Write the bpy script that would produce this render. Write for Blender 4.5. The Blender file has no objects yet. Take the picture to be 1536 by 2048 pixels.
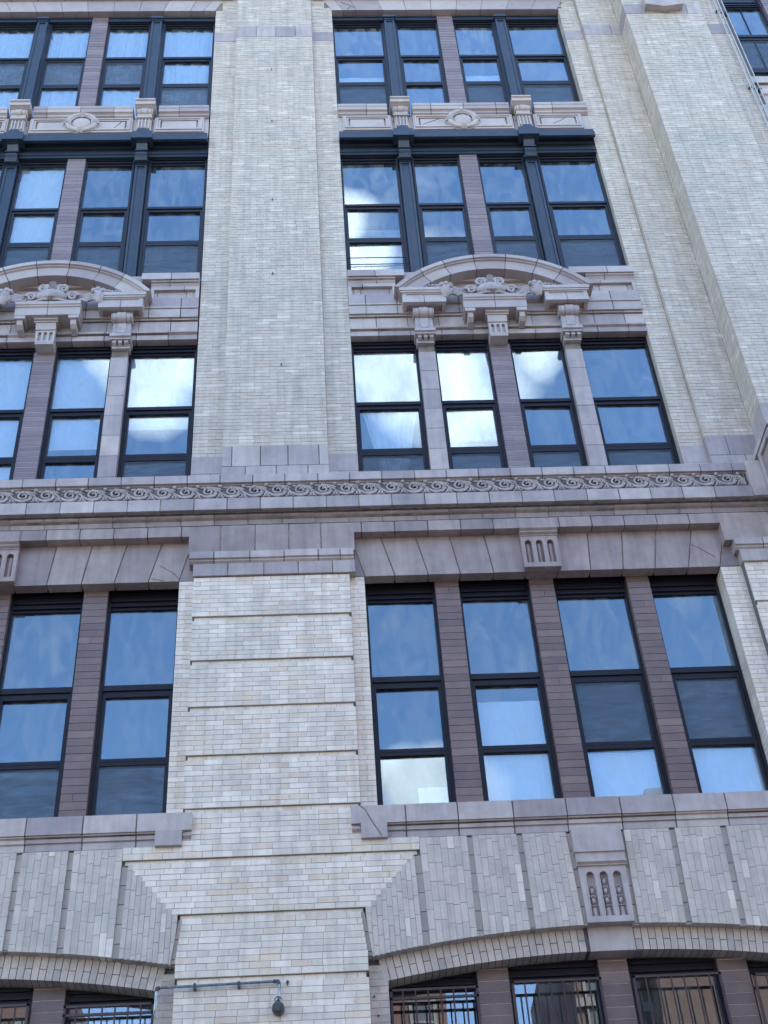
import bpy, math, random
from mathutils import Vector, Matrix
from mathutils.geometry import tessellate_polygon

random.seed(7)
rnd = random.random
sc = bpy.context.scene
COL = sc.collection
PI = math.pi

# ------------------------------------------------------------------ camera
# World: X along the facade, Y into the building, Z up, camera at the origin height, facade main plane y = 0.
CAM_Y = -13.0
yaw, pitch, roll = math.radians(4.14), math.radians(41.30), math.radians(-4.19)
fw = Vector((math.sin(yaw) * math.cos(pitch), math.cos(yaw) * math.cos(pitch), math.sin(pitch)))
rt = Vector((math.cos(yaw), -math.sin(yaw), 0))
up = rt.cross(fw)
rt2 = math.cos(roll) * rt + math.sin(roll) * up
up2 = -math.sin(roll) * rt + math.cos(roll) * up
cam_d = bpy.data.cameras.new('camera')
cam_d.sensor_fit = 'VERTICAL'; cam_d.sensor_height = 36.0; cam_d.lens = 2700 / 2048 * 36
cam_d.clip_end = 500
cam = bpy.data.objects.new('camera', cam_d)
M = Matrix((rt2, up2, -fw)).transposed().to_4x4()
M.translation = Vector((0, CAM_Y, 0))
cam.matrix_world = M
COL.objects.link(cam)
sc.camera = cam

def project(x, y, z):
    p = Vector((x, y - CAM_Y, z))
    d = p.dot(fw)
    return 768 + 2700 * p.dot(rt2) / d, 1024 - 2700 * p.dot(up2) / d

# ------------------------------------------------------------------ light
SUN_EL, SUN_AZ = math.radians(50), math.radians(28)
world = bpy.data.worlds.new('World'); sc.world = world
world.use_nodes = True
nt = world.node_tree; N = nt.nodes; L = nt.links
N.clear()
out = N.new('ShaderNodeOutputWorld'); bg = N.new('ShaderNodeBackground')
sky = N.new('ShaderNodeTexSky'); sky.sky_type = 'NISHITA'; sky.sun_disc = False
sky.sun_elevation = SUN_EL; sky.sun_rotation = SUN_AZ
sky.air_density = 1.0; sky.dust_density = 0.5; sky.ozone_density = 1.8
bg.inputs['Strength'].default_value = 0.15
geo = N.new('ShaderNodeTexCoord')
def math_n(op, a, b=None, c=None, clamp=False):
    n = N.new('ShaderNodeMath'); n.operation = op; n.use_clamp = clamp
    for i, v in enumerate((a, b, c)):
        if v is None: continue
        if isinstance(v, (int, float)): n.inputs[i].default_value = v
        else: L.new(v, n.inputs[i])
    return n.outputs[0]
sep = N.new('ShaderNodeSeparateXYZ'); L.new(geo.outputs['Generated'], sep.inputs[0])
# cumulus clouds: ragged noise, denser inside a few banks of cloud
nz = N.new('ShaderNodeTexNoise'); nz.inputs['Scale'].default_value = 6.5; nz.inputs['Detail'].default_value = 7
nz.inputs['Roughness'].default_value = 0.56; nz.inputs['Distortion'].default_value = 0.25
L.new(geo.outputs['Generated'], nz.inputs['Vector'])
cover = None
for (u, v, r, s) in ((0.125, 1.09, 0.095, .50), (-0.17, 1.10, 0.06, .46), (0.035, 1.33, 0.05, .46), (0.085, 0.575, 0.050, .46), (0.16, 0.56, 0.035, .22), (0.235, 1.13, 0.035, .36)):
    dv = Vector((u, -1.0, v)).normalized()
    dt = N.new('ShaderNodeVectorMath'); dt.operation = 'DISTANCE'
    L.new(geo.outputs['Generated'], dt.inputs[0]); dt.inputs[1].default_value = dv
    rr = r / math.sqrt(1 + v * v) * 1.15
    q = math_n('DIVIDE', dt.outputs['Value'], rr)
    q = math_n('MULTIPLY', q, q)
    q = math_n('MULTIPLY_ADD', q, -s, s)
    q = math_n('MAXIMUM', q, -.10)
    cover = q if cover is None else math_n('MAXIMUM', cover, q)
dens = math_n('ADD', nz.outputs['Fac'], cover)
mr = N.new('ShaderNodeMapRange'); mr.inputs['From Min'].default_value = 0.50; mr.inputs['From Max'].default_value = 0.80
L.new(dens, mr.inputs['Value'])
nz2 = N.new('ShaderNodeTexNoise'); nz2.inputs['Scale'].default_value = 14; nz2.inputs['Detail'].default_value = 5
L.new(geo.outputs['Generated'], nz2.inputs['Vector'])
shade = N.new('ShaderNodeMapRange'); shade.inputs['From Min'].default_value = .3; shade.inputs['From Max'].default_value = .7
shade.inputs['To Min'].default_value = 3.2; shade.inputs['To Max'].default_value = 7.2
L.new(nz2.outputs['Fac'], shade.inputs['Value'])
ccol = N.new('ShaderNodeVectorMath'); ccol.operation = 'SCALE'; ccol.inputs[0].default_value = (1.0, 1.0, 1.02)
L.new(shade.outputs[0], ccol.inputs['Scale'])
mixw = N.new('ShaderNodeMix'); mixw.data_type = 'RGBA'
hs = N.new('ShaderNodeHueSaturation'); hs.inputs['Saturation'].default_value = 1.06; L.new(sky.outputs[0], hs.inputs['Color'])
L.new(mr.outputs[0], mixw.inputs[0]); L.new(hs.outputs[0], mixw.inputs[6]); L.new(ccol.outputs[0], mixw.inputs[7])
L.new(mixw.outputs[2], bg.inputs[0]); L.new(bg.outputs[0], out.inputs[0])

sd = bpy.data.lights.new('sun', 'SUN'); sd.energy = 3.2; sd.angle = math.radians(.53); sd.color = (1, .94, .85)
sun = bpy.data.objects.new('sun', sd); COL.objects.link(sun)
sdir = Vector((math.sin(SUN_AZ) * math.cos(SUN_EL), math.cos(SUN_AZ) * math.cos(SUN_EL), math.sin(SUN_EL)))
sun.rotation_euler = sdir.to_track_quat('Z', 'Y').to_euler()
sun.location = sdir * 60

sc.view_settings.view_transform = 'Standard'; sc.view_settings.look = 'None'
sc.view_settings.gamma = 1; sc.view_settings.use_curve_mapping = False
sc.view_settings.exposure = 2.2
sc.cycles.transparent_max_bounces = 16
sc.cycles.max_bounces = 8

# ------------------------------------------------------------------ materials
def lin(c): return tuple(((x / 255) / 12.92 if x / 255 <= .04045 else ((x / 255 + .055) / 1.055) ** 2.4) for x in c) + (1,)

def material(name, stops, rough=.6, nscale=3.0, namt=.12, stain=None, stain_scale=1.2, bump=.0, bscale=40, spec=.5, stretch=(1, 1, 1), coat=0, streak=0):
    """stops: list of linear rgb picked by the per-piece tint; noise mottling, optional stains, fine relief."""
    m = bpy.data.materials.new(name); m.use_nodes = True
    nt = m.node_tree; n = nt.nodes; l = nt.links
    b = n['Principled BSDF']; b.inputs['Roughness'].default_value = rough
    b.inputs['Specular IOR Level'].default_value = spec
    b.inputs['Coat Weight'].default_value = coat
    at = n.new('ShaderNodeAttribute'); at.attribute_name = 'tint'
    cr = n.new('ShaderNodeValToRGB'); cr.color_ramp.interpolation = 'LINEAR' if len(stops) < 3 else 'CONSTANT'
    els = cr.color_ramp.elements
    for i, (p, c) in enumerate(stops):
        e = els[i] if i < 2 else els.new(p)
        e.position = p; e.color = (*c[:3], 1)
    l.new(at.outputs['Fac'], cr.inputs[0])
    tc = n.new('ShaderNodeTexCoord'); mp = n.new('ShaderNodeMapping'); mp.inputs['Scale'].default_value = stretch
    l.new(tc.outputs['Object'] if False else n.new('ShaderNodeNewGeometry').outputs['Position'], mp.inputs[0])
    nz = n.new('ShaderNodeTexNoise'); nz.inputs['Scale'].default_value = nscale; nz.inputs['Detail'].default_value = 8; nz.inputs['Roughness'].default_value = .65
    l.new(mp.outputs[0], nz.inputs[0])
    mrr = n.new('ShaderNodeMapRange'); mrr.inputs['From Min'].default_value = .3; mrr.inputs['From Max'].default_value = .7
    mrr.inputs['To Min'].default_value = 1 - namt; mrr.inputs['To Max'].default_value = 1 + namt
    l.new(nz.outputs['Fac'], mrr.inputs['Value'])
    sc_ = n.new('ShaderNodeVectorMath'); sc_.operation = 'SCALE'
    l.new(cr.outputs[0], sc_.inputs[0]); l.new(mrr.outputs[0], sc_.inputs['Scale'])
    col = sc_.outputs[0]
    if stain:
        nz3 = n.new('ShaderNodeTexNoise'); nz3.inputs['Scale'].default_value = stain_scale; nz3.inputs['Detail'].default_value = 9; nz3.inputs['Roughness'].default_value = .7
        l.new(mp.outputs[0], nz3.inputs[0])
        m3 = n.new('ShaderNodeMapRange'); m3.inputs['From Min'].default_value = .52; m3.inputs['From Max'].default_value = .75
        m3.inputs['To Max'].default_value = stain[1]
        l.new(nz3.outputs['Fac'], m3.inputs['Value'])
        mx = n.new('ShaderNodeMix'); mx.data_type = 'RGBA'
        l.new(m3.outputs[0], mx.inputs[0]); l.new(col, mx.inputs[6]); mx.inputs[7].default_value = (*stain[0], 1)
        col = mx.outputs[2]
    if streak:
        mp2 = n.new('ShaderNodeMapping'); mp2.inputs['Scale'].default_value = (9, 9, .7)
        l.new(n.new('ShaderNodeNewGeometry').outputs['Position'], mp2.inputs[0])
        nz4 = n.new('ShaderNodeTexNoise'); nz4.inputs['Scale'].default_value = 1.4; nz4.inputs['Detail'].default_value = 6
        l.new(mp2.outputs[0], nz4.inputs[0])
        m4 = n.new('ShaderNodeMapRange'); m4.inputs['From Min'].default_value = .42; m4.inputs['From Max'].default_value = .72
        m4.inputs['To Min'].default_value = 1.04; m4.inputs['To Max'].default_value = 1 - streak
        l.new(nz4.outputs['Fac'], m4.inputs['Value'])
        s2 = n.new('ShaderNodeVectorMath'); s2.operation = 'SCALE'
        l.new(col, s2.inputs[0]); l.new(m4.outputs[0], s2.inputs['Scale']); col = s2.outputs[0]
    l.new(col, b.inputs['Base Color'])
    if bump:
        nb = n.new('ShaderNodeTexNoise'); nb.inputs['Scale'].default_value = bscale; nb.inputs['Detail'].default_value = 6
        l.new(mp.outputs[0], nb.inputs[0])
        bp = n.new('ShaderNodeBump'); bp.inputs['Strength'].default_value = bump; bp.inputs['Distance'].default_value = .01
        l.new(nb.outputs['Fac'], bp.inputs['Height']); l.new(bp.outputs[0], b.inputs['Normal'])
    return m

BR = [(0, (0.703, 0.593, 0.490)), (.24, (0.752, 0.637, 0.531)), (.46, (0.686, 0.584, 0.497)), (.60, (0.792, 0.671, 0.567)), (.80, (0.724, 0.576, 0.440)), (.90, (0.823, 0.707, 0.602)), (.965, (0.693, 0.536, 0.427))]
M_brick = material('cream brick', BR, .45, 5, .10, ((.30, .31, .27), .55), .8, .25, 55, streak=.15)
BR2 = [(0, (0.546, 0.460, 0.376)), (.30, (0.568, 0.481, 0.391)), (.56, (0.526, 0.442, 0.358)), (.72, (0.590, 0.502, 0.414)), (.86, (0.557, 0.451, 0.356)), (.93, (0.663, 0.568, 0.477))]
M_brick_up = material('grey cream brick', BR2, .45, 5, .10, ((.33, .36, .31), .5), .7, .25, 55, streak=.18)
VB = [(0, (0.516, 0.437, 0.379)), (.3, (0.544, 0.461, 0.398)), (.6, (0.493, 0.418, 0.367)), (.8, (0.572, 0.484, 0.422)), (.965, (0.708, 0.607, 0.518))]
M_vous = material('grey arch brick', VB, .5, 6, .12, ((.25, .26, .26), .5), 1.2, .25, 55, streak=.1)
RB = [(0, (0.459, 0.378, 0.324)), (.5, (0.513, 0.419, 0.356)), (.85, (0.392, 0.325, 0.292))]
M_ring = material('buff arch brick', RB, .55, 8, .15, ((.20, .19, .17), .7), 3.0, .25, 55)
M_groove = material('recessed grey brick', [(0, (0.475, 0.413, 0.362)), (.5, (0.528, 0.454, 0.399)), (.85, (0.422, 0.366, 0.329))], .6, 6, .12, ((.25, .22, .2), .5), 3)
M_mortar = material('mortar', [(0, (.36, .33, .30)), (1, (.46, .42, .38))], .9, 9, .2)
M_tan = material('jointing compound', [(0, (0.120, 0.099, 0.083)), (1, (0.240, 0.200, 0.160))], .9, 4, .6)
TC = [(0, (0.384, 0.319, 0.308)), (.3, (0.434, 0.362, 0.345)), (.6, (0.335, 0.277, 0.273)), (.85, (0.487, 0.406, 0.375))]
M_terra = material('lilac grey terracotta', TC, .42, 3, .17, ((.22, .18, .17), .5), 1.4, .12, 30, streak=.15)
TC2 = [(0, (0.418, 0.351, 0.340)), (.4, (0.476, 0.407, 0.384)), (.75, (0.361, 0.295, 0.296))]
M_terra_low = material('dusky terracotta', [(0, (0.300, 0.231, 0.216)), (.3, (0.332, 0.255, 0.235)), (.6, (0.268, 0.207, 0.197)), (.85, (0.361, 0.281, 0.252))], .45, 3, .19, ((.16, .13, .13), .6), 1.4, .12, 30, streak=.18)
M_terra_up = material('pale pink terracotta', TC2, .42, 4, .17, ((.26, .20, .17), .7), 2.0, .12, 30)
TO = [(0, (.38, .325, .33)), (.5, (.42, .36, .36)), (.8, (.34, .29, .295))]
M_orn = material('carved terracotta', TO, .5, 9, .22, ((.20, .16, .13), .65), 5.0, .25, 60)
MB_ = [(0, (0.165, 0.107, 0.097)), (.35, (0.189, 0.123, 0.109)), (.7, (0.151, 0.097, 0.090)), (.9, (0.215, 0.143, 0.122))]
M_mull = material('purple brown glazed brick', MB_, .38, 5, .14, ((.10, .075, .08), .6), 2.0, .15, 40)
MB2 = [(0, (0.212, 0.160, 0.172)), (.5, (0.246, 0.190, 0.194)), (.8, (0.189, 0.140, 0.153))]
M_mull_up = material('mauve glazed brick', MB2, .38, 5, .12, ((.17, .13, .14), .5), 2.0, .15, 40)
M_frz = material('carved frieze terracotta', [(0, (0.374, 0.315, 0.302)), (1, (0.416, 0.350, 0.335))], .45, 10, .3, ((.12, .10, .09), .75), 6.0, .3, 60)
M_mortar_v = material('pale arch mortar', [(0, (.36, .34, .31)), (1, (.48, .45, .41))], .9, 7, .35)
M_shade_soot = material('shade-darkened sooty terracotta', [(0, (.11, .098, .10)), (1, (.15, .135, .135))], .8, 12, .5)  # dark tone holds painted recess shade along with soot
M_joint_w = material('white pointing', [(0, (.50, .47, .48)), (1, (.60, .57, .58))], .9, 6, .3)
M_joint_d = material('dark pointing', [(0, (.07, .055, .06)), (1, (.16, .13, .14))], .9, 6, .6)
M_iron = material('slate painted iron', [(0, (0.031, 0.045, 0.071)), (1, (0.038, 0.056, 0.085))], .35, 6, .15, ((.065, .062, .075), .5), 3, .05, 30, spec=.35)
M_frame = material('near black window paint', [(0, (.012, .011, .018)), (1, (.017, .016, .026))], .4, 8, .2, ((.04, .035, .04), .25), 5, spec=.22)
M_frame_up = material('dark window paint', [(0, (0.016, 0.018, 0.028)), (1, (0.024, 0.027, 0.040))], .4, 8, .2, ((.05, .042, .045), .3), 5, spec=.28)
M_guard = material('oxblood iron', [(0, (.045, .022, .026)), (1, (.06, .03, .034))], .45, 15, .25)
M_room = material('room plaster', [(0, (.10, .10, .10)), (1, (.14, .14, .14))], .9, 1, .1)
M_metal = material('galvanised steel', [(0, (.28, .30, .33)), (1, (.50, .52, .55))], .35, 25, .5, ((.10, .07, .05), .8), 14)
M_metal.node_tree.nodes['Principled BSDF'].inputs['Metallic'].default_value = .6
M_pipe = material('weathered conduit', [(0, (.12, .135, .15)), (1, (.22, .235, .25))], .45, 30, .6, ((.05, .04, .035), .9), 16)
M_dark = material('dark metal', [(0, (.03, .03, .035)), (1, (.07, .07, .08))], .4, 30, .4)
M_cable = material('pale painted pipe', [(0, (.42, .42, .45)), (1, (.5, .5, .52))], .4, 10, .1)
M_board = material('weathered plywood', [(0, (.30, .27, .25)), (1, (.34, .31, .29))], .75, 4, .35, stretch=(1, 1, 9))
M_asph = material('asphalt', [(0, (.05, .05, .05)), (1, (.06, .06, .06))], .9, 3, .2, bump=.3)
M_side = material('concrete', [(0, (.19, .185, .175)), (1, (.22, .215, .2))], .85, 2, .15)
M_redbr = material('brown brick', [(0, (0.112, 0.064, 0.053)), (.4, (0.135, 0.078, 0.064)), (.75, (0.090, 0.053, 0.044))], .8, 4, .15)
M_redbr2 = material('tan brick', [(0, (0.093, 0.054, 0.042)), (.4, (0.111, 0.069, 0.053)), (.75, (0.072, 0.043, 0.034))], .8, 4, .2)
M_stone = material('limestone trim', [(0, (.20, .19, .175)), (1, (.24, .23, .21))], .8, 3, .12)

def blind_mat():
    m = bpy.data.materials.new('white shade cloth'); m.use_nodes = True
    n = m.node_tree.nodes; l = m.node_tree.links; b = n['Principled BSDF']
    b.inputs['Base Color'].default_value = (.84, .86, .87, 1); b.inputs['Roughness'].default_value = .85
    tr = n.new('ShaderNodeBsdfTranslucent'); tr.inputs[0].default_value = (.7, .74, .78, 1)
    mx = n.new('ShaderNodeMixShader'); mx.inputs[0].default_value = .12
    l.new(b.outputs[0], mx.inputs[1]); l.new(tr.outputs[0], mx.inputs[2]); l.new(mx.outputs[0], n['Material Output'].inputs[0])
    return m
M_blind = blind_mat()

def screen_mat():
    m = bpy.data.materials.new('insect or dimming mesh'); m.use_nodes = True
    n = m.node_tree.nodes; l = m.node_tree.links; b = n['Principled BSDF']
    b.inputs['Base Color'].default_value = (.085, .11, .15, 1); b.inputs['Roughness'].default_value = .5
    tr = n.new('ShaderNodeBsdfTransparent')
    pos = n.new('ShaderNodeNewGeometry')
    mp = n.new('ShaderNodeMapping'); mp.inputs['Scale'].default_value = (1.0, 1, 5); l.new(pos.outputs['Position'], mp.inputs[0])
    w = n.new('ShaderNodeTexNoise'); w.inputs['Scale'].default_value = 2.2; w.inputs['Detail'].default_value = 3; w.inputs['Distortion'].default_value = 1.5
    l.new(mp.outputs[0], w.inputs[0])
    r = n.new('ShaderNodeMapRange'); r.inputs['From Min'].default_value = .3; r.inputs['From Max'].default_value = .7
    r.inputs['To Min'].default_value = .50; r.inputs['To Max'].default_value = .82
    l.new(w.outputs['Fac'], r.inputs['Value'])
    mx = n.new('ShaderNodeMixShader'); l.new(r.outputs[0], mx.inputs[0])
    l.new(b.outputs[0], mx.inputs[1]); l.new(tr.outputs[0], mx.inputs[2]); l.new(mx.outputs[0], n['Material Output'].inputs[0])
    return m
M_screen = screen_mat()

def glass_mat(name, dirt=.04, f0=.19, tint=(.86, .90, .93), refl=(.72, .89, 1)):
    m = bpy.data.materials.new(name); m.use_nodes = True
    n = m.node_tree.nodes; l = m.node_tree.links
    for x in list(n):
        if x.type != 'OUTPUT_MATERIAL': n.remove(x)
    o = [x for x in n if x.type == 'OUTPUT_MATERIAL'][0]
    g = n.new('ShaderNodeBsdfGlossy'); g.inputs['Roughness'].default_value = .0; g.inputs[0].default_value = (*refl, 1)
    t = n.new('ShaderNodeBsdfTransparent'); t.inputs[0].default_value = (*tint, 1)
    pos = n.new('ShaderNodeNewGeometry')
    # Schlick on |cos|
    dt = n.new('ShaderNodeVectorMath'); dt.operation = 'DOT_PRODUCT'; l.new(pos.outputs['Normal'], dt.inputs[0]); l.new(pos.outputs['Incoming'], dt.inputs[1])
    def mt(op, a, b=None):
        q = n.new('ShaderNodeMath'); q.operation = op
        for i, v in enumerate((a, b)):
            if v is None: continue
            if isinstance(v, (int, float)): q.inputs[i].default_value = v
            else: l.new(v, q.inputs[i])
        return q.outputs[0]
    c = mt('ABSOLUTE', dt.outputs['Value']); c = mt('SUBTRACT', 1.0, c); c = mt('POWER', c, 5.0); c = mt('MULTIPLY', c, 1 - f0); c = mt('ADD', c, f0)
    nb = n.new('ShaderNodeTexNoise'); nb.inputs['Scale'].default_value = 1.3; nb.inputs['Detail'].default_value = 1
    l.new(pos.outputs['Position'], nb.inputs[0])
    bp = n.new('ShaderNodeBump'); bp.inputs['Strength'].default_value = .09; bp.inputs['Distance'].default_value = .01
    l.new(nb.outputs['Fac'], bp.inputs['Height']); l.new(bp.outputs[0], g.inputs['Normal'])
    mx = n.new('ShaderNodeMixShader'); l.new(c, mx.inputs[0]); l.new(t.outputs[0], mx.inputs[1]); l.new(g.outputs[0], mx.inputs[2])
    # smears and dust
    d = n.new('ShaderNodeBsdfDiffuse'); d.inputs[0].default_value = (.62, .64, .62, 1)
    n1 = n.new('ShaderNodeTexNoise'); n1.inputs['Scale'].default_value = 2.2; n1.inputs['Detail'].default_value = 6; n1.inputs['Distortion'].default_value = 1.2
    mp = n.new('ShaderNodeMapping'); mp.inputs['Scale'].default_value = (2.2, 1, .8); l.new(pos.outputs['Position'], mp.inputs[0]); l.new(mp.outputs[0], n1.inputs[0])
    r = n.new('ShaderNodeMapRange'); r.inputs['From Min'].default_value = .40; r.inputs['From Max'].default_value = .78
    r.inputs['To Min'].default_value = dirt * .25; r.inputs['To Max'].default_value = dirt * 3.2
    l.new(n1.outputs['Fac'], r.inputs['Value'])
    mx2 = n.new('ShaderNodeMixShader'); l.new(r.outputs[0], mx2.inputs[0]); l.new(mx.outputs[0], mx2.inputs[1]); l.new(d.outputs[0], mx2.inputs[2])
    l.new(mx2.outputs[0], o.inputs[0])
    return m
GLASS = {'A': glass_mat('window glass'), 'F': glass_mat('tall window glass', f0=.155), 'C': glass_mat('top window glass', f0=.25), '1': glass_mat('low window glass', .02, .16, refl=(.95, .97, 1))}
GLASS_D = {'A': glass_mat('dusty window glass', .07), 'F': glass_mat('dusty tall window glass', .06, .15), 'C': glass_mat('dusty top window glass', .07, .24)}

# ------------------------------------------------------------------ mesh builders
MIR = None          # when set, x -> MIR - x (the left bay mirrors the right one)
def mx(x): return x if MIR is None else MIR - x

class MB:
    def __init__(s): s.v, s.f, s.t, s.mi = [], [], [], []
    def add(s, vs, fs, t=.5):
        o = len(s.v)
        if MIR is not None:
            vs = [(MIR - a, b, c) for a, b, c in vs]; fs = [tuple(reversed(f)) for f in fs]
        s.v += vs; s.f += [tuple(i + o for i in f) for f in fs]; s.t += [t] * len(fs)
        return s
    def box(s, x0, x1, y0, y1, z0, z1, t=.5):
        return s.add([(x0, y0, z0), (x1, y0, z0), (x1, y1, z0), (x0, y1, z0), (x0, y0, z1), (x1, y0, z1), (x1, y1, z1), (x0, y1, z1)],
                     [(0, 1, 5, 4), (1, 2, 6, 5), (2, 3, 7, 6), (3, 0, 4, 7), (4, 5, 6, 7), (3, 2, 1, 0)], t)
    def prism(s, prof, x0, x1, t=.5):
        """prof: (y, z) polygon swept along x"""
        n = len(prof)
        vs = [(x0, y, z) for y, z in prof] + [(x1, y, z) for y, z in prof]
        tri = tessellate_polygon([[Vector((y, z, 0)) for y, z in prof]])
        fs = [tuple(q) for q in tri] + [tuple(i + n for i in reversed(q)) for q in tri]
        fs += [(i, i + n, (i + 1) % n + n, (i + 1) % n) for i in range(n)]
        return s.add(vs, fs, t)
    def plate(s, outer, holes, y0, y1, t=.5):
        """(x, z) outline with holes, front at y0, back at y1"""
        loops = [[Vector((x, z, 0)) for x, z in lp] for lp in [outer] + holes]
        tri = tessellate_polygon(loops)
        flat = [p for lp in [outer] + holes for p in lp]; n = len(flat)
        vs = [(x, y0, z) for x, z in flat] + [(x, y1, z) for x, z in flat]
        fs = [tuple(q) for q in tri] + [tuple(i + n for i in reversed(q)) for q in tri]
        o = 0
        for lp in [outer] + holes:
            k = len(lp)
            fs += [(o + i, o + (i + 1) % k, o + (i + 1) % k + n, o + i + n) for i in range(k)]
            o += k
        return s.add(vs, fs, t)
    def tube(s, path, r, n=8, t=.5, caps=True):
        pts = [Vector(p) for p in path]; rs = r if isinstance(r, (list, tuple)) else [r] * len(pts)
        vs, fs = [], []
        for i, p in enumerate(pts):
            d = (pts[min(i + 1, len(pts) - 1)] - pts[max(i - 1, 0)]).normalized()
            a = Vector((0, 1, 0)) if abs(d.y) < .9 else Vector((1, 0, 0))
            e1 = d.cross(a).normalized(); e2 = d.cross(e1)
            for k in range(n):
                an = 2 * PI * k / n
                vs.append(tuple(p + rs[i] * (math.cos(an) * e1 + math.sin(an) * e2)))
        for i in range(len(pts) - 1):
            for k in range(n):
                fs.append((i * n + k, i * n + (k + 1) % n, (i + 1) * n + (k + 1) % n, (i + 1) * n + k))
        if caps:
            fs.append(tuple(reversed(range(n)))); fs.append(tuple(range((len(pts) - 1) * n, len(pts) * n)))
        return s.add(vs, fs, t)
    def ball(s, c, r, seg=10, rings=6, t=.5):
        rx, ry, rz = (r, r, r) if not isinstance(r, (list, tuple)) else r
        vs = [(c[0], c[1], c[2] + rz)]; fs = []
        for j in range(1, rings):
            th = PI * j / rings
            for k in range(seg):
                an = 2 * PI * k / seg
                vs.append((c[0] + rx * math.sin(th) * math.cos(an), c[1] + ry * math.sin(th) * math.sin(an), c[2] + rz * math.cos(th)))
        vs.append((c[0], c[1], c[2] - rz)); e = len(vs) - 1
        for k in range(seg): fs.append((0, 1 + k, 1 + (k + 1) % seg))
        for j in range(rings - 2):
            for k in range(seg):
                a = 1 + j * seg
                fs.append((a + k, a + seg + k, a + seg + (k + 1) % seg, a + (k + 1) % seg))
        a = 1 + (rings - 2) * seg
        for k in range(seg): fs.append((a + k, e, a + (k + 1) % seg))
        return s.add(vs, fs, t)
    def mesh(s, name, mat, smooth=False):
        me = bpy.data.meshes.new(name); me.from_pydata(s.v, [], s.f)
        a = me.attributes.new('tint', 'FLOAT', 'FACE'); a.data.foreach_set('value', s.t)
        me.materials.append(mat)
        if smooth:
            me.polygons.foreach_set('use_smooth', [True] * len(me.polygons))
            me.set_sharp_from_angle(angle=math.radians(50))
        me.update()
        return me
    def build(s, name, mat, parent=None, smooth=False, kind=None):
        return put(s.mesh(name, mat, smooth), name, parent, kind=kind)

def put(me, name, parent=None, loc=None, kind=None):
    o = bpy.data.objects.new(name, me); COL.objects.link(o)
    if loc is not None: o.location = loc
    if parent is not None:
        o.parent = parent
        base = Vector(parent.get('base', (0, 0, 0)))
        o.matrix_parent_inverse = Matrix.Translation(-base)
    if kind: o['kind'] = kind
    return o

def thing(name, label, cat, loc, group=None):
    o = bpy.data.objects.new(name, None); COL.objects.link(o)
    o.location = loc; o['base'] = loc; o.empty_display_size = .2
    o['label'] = label; o['category'] = cat
    if group: o['group'] = group
    return o
def tag(o, label, cat, group=None):
    o['label'] = label; o['category'] = cat
    if group: o['group'] = group
    return o

GROUND = -1.6
BLD = thing('corner_loft_building', 'pale brick loft building with terracotta trim and dark framed windows filling the photo', 'building', (0, 0, GROUND))

# ------------------------------------------------------------------ ground and street
def structure(name, mb, mat):
    o = mb.build(name, mat); o['kind'] = 'structure'; return o
structure('ground', MB().box(-150, 150, -150, 150, GROUND - .6, GROUND - .3), M_asph)
structure('road', MB().box(-120, 120, -19.0, -4.2, GROUND - .29, GROUND - .15), M_asph)
structure('sidewalk', MB().box(-120, 120, -4.2, -.9, GROUND - .29, GROUND), M_side)
structure('opposite_sidewalk', MB().box(-120, 120, -23.9, -19.0, GROUND - .29, GROUND), M_side)

# ------------------------------------------------------------------ bricks
bricks = []     # (8 verts, tint, kind)
mortar = MB(); mortar_v = MB()
def brick8(vs, t, kind):
    if MIR is not None: vs = [(MIR - a, b, c) for a, b, c in vs]
    bricks.append((vs, t, kind))
J = .0028
def brick(x0, x1, y0, y1, z0, z1, kind, jit=.002):
    d = (rnd() - .5) * 2 * jit; e = (rnd() - .5) * .002
    x0 += J; x1 -= J; z0 += J; z1 -= J
    if x1 - x0 < .015: return
    brick8([(x0, y0 + d, z0), (x1, y0 + d + e, z0), (x1, y1, z0), (x0, y1, z0), (x0, y0 + d, z1), (x1, y0 + d + e, z1), (x1, y1, z1), (x0, y1, z1)], rnd(), kind)
CH = .0645
def field(x0, x1, z0, z1, y, kind='cream', depth=.05, endL=None, endR=None, BL=.207, clipL=None, clipR=None, alt=False, ch=CH, gap=.0055):
    n = max(1, round((z1 - z0) / ch)); h = (z1 - z0) / n
    for i in range(n):
        za = z0 + i * h; zb = za + h; zm = (za + zb) / 2
        a = clipL(zm) if clipL else x0; b = clipR(zm) if clipR else x1
        if b - a < .03: continue
        mortar.box(a + .004, b - .004, y + gap, y + depth - .004, za, zb, rnd())
        if alt:
            xs = [a, b] if i % 2 else [a, (a + b) / 2 + (rnd() - .5) * .02, b]
        else:
            off = (BL / 2 if i % 2 else 0) + (rnd() - .5) * .03
            xs = [a]; x = a + BL - off if off > .02 else a + BL
            if x - a < .05: x += BL
            while x < b - .045:
                xs.append(x + (rnd() - .5) * .008)
                x += BL * (.5 if rnd() < .09 else 1)
            xs.append(b)
        for k in range(len(xs) - 1):
            dep = depth
            yy = y
            q0, q1 = y, y + depth
            if k == 0 and endL: q1 = y + endL
            if k == len(xs) - 2 and endR: q1 = y + endR
            brick(xs[k], xs[k + 1], q0, q1, za, zb, kind)
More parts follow.
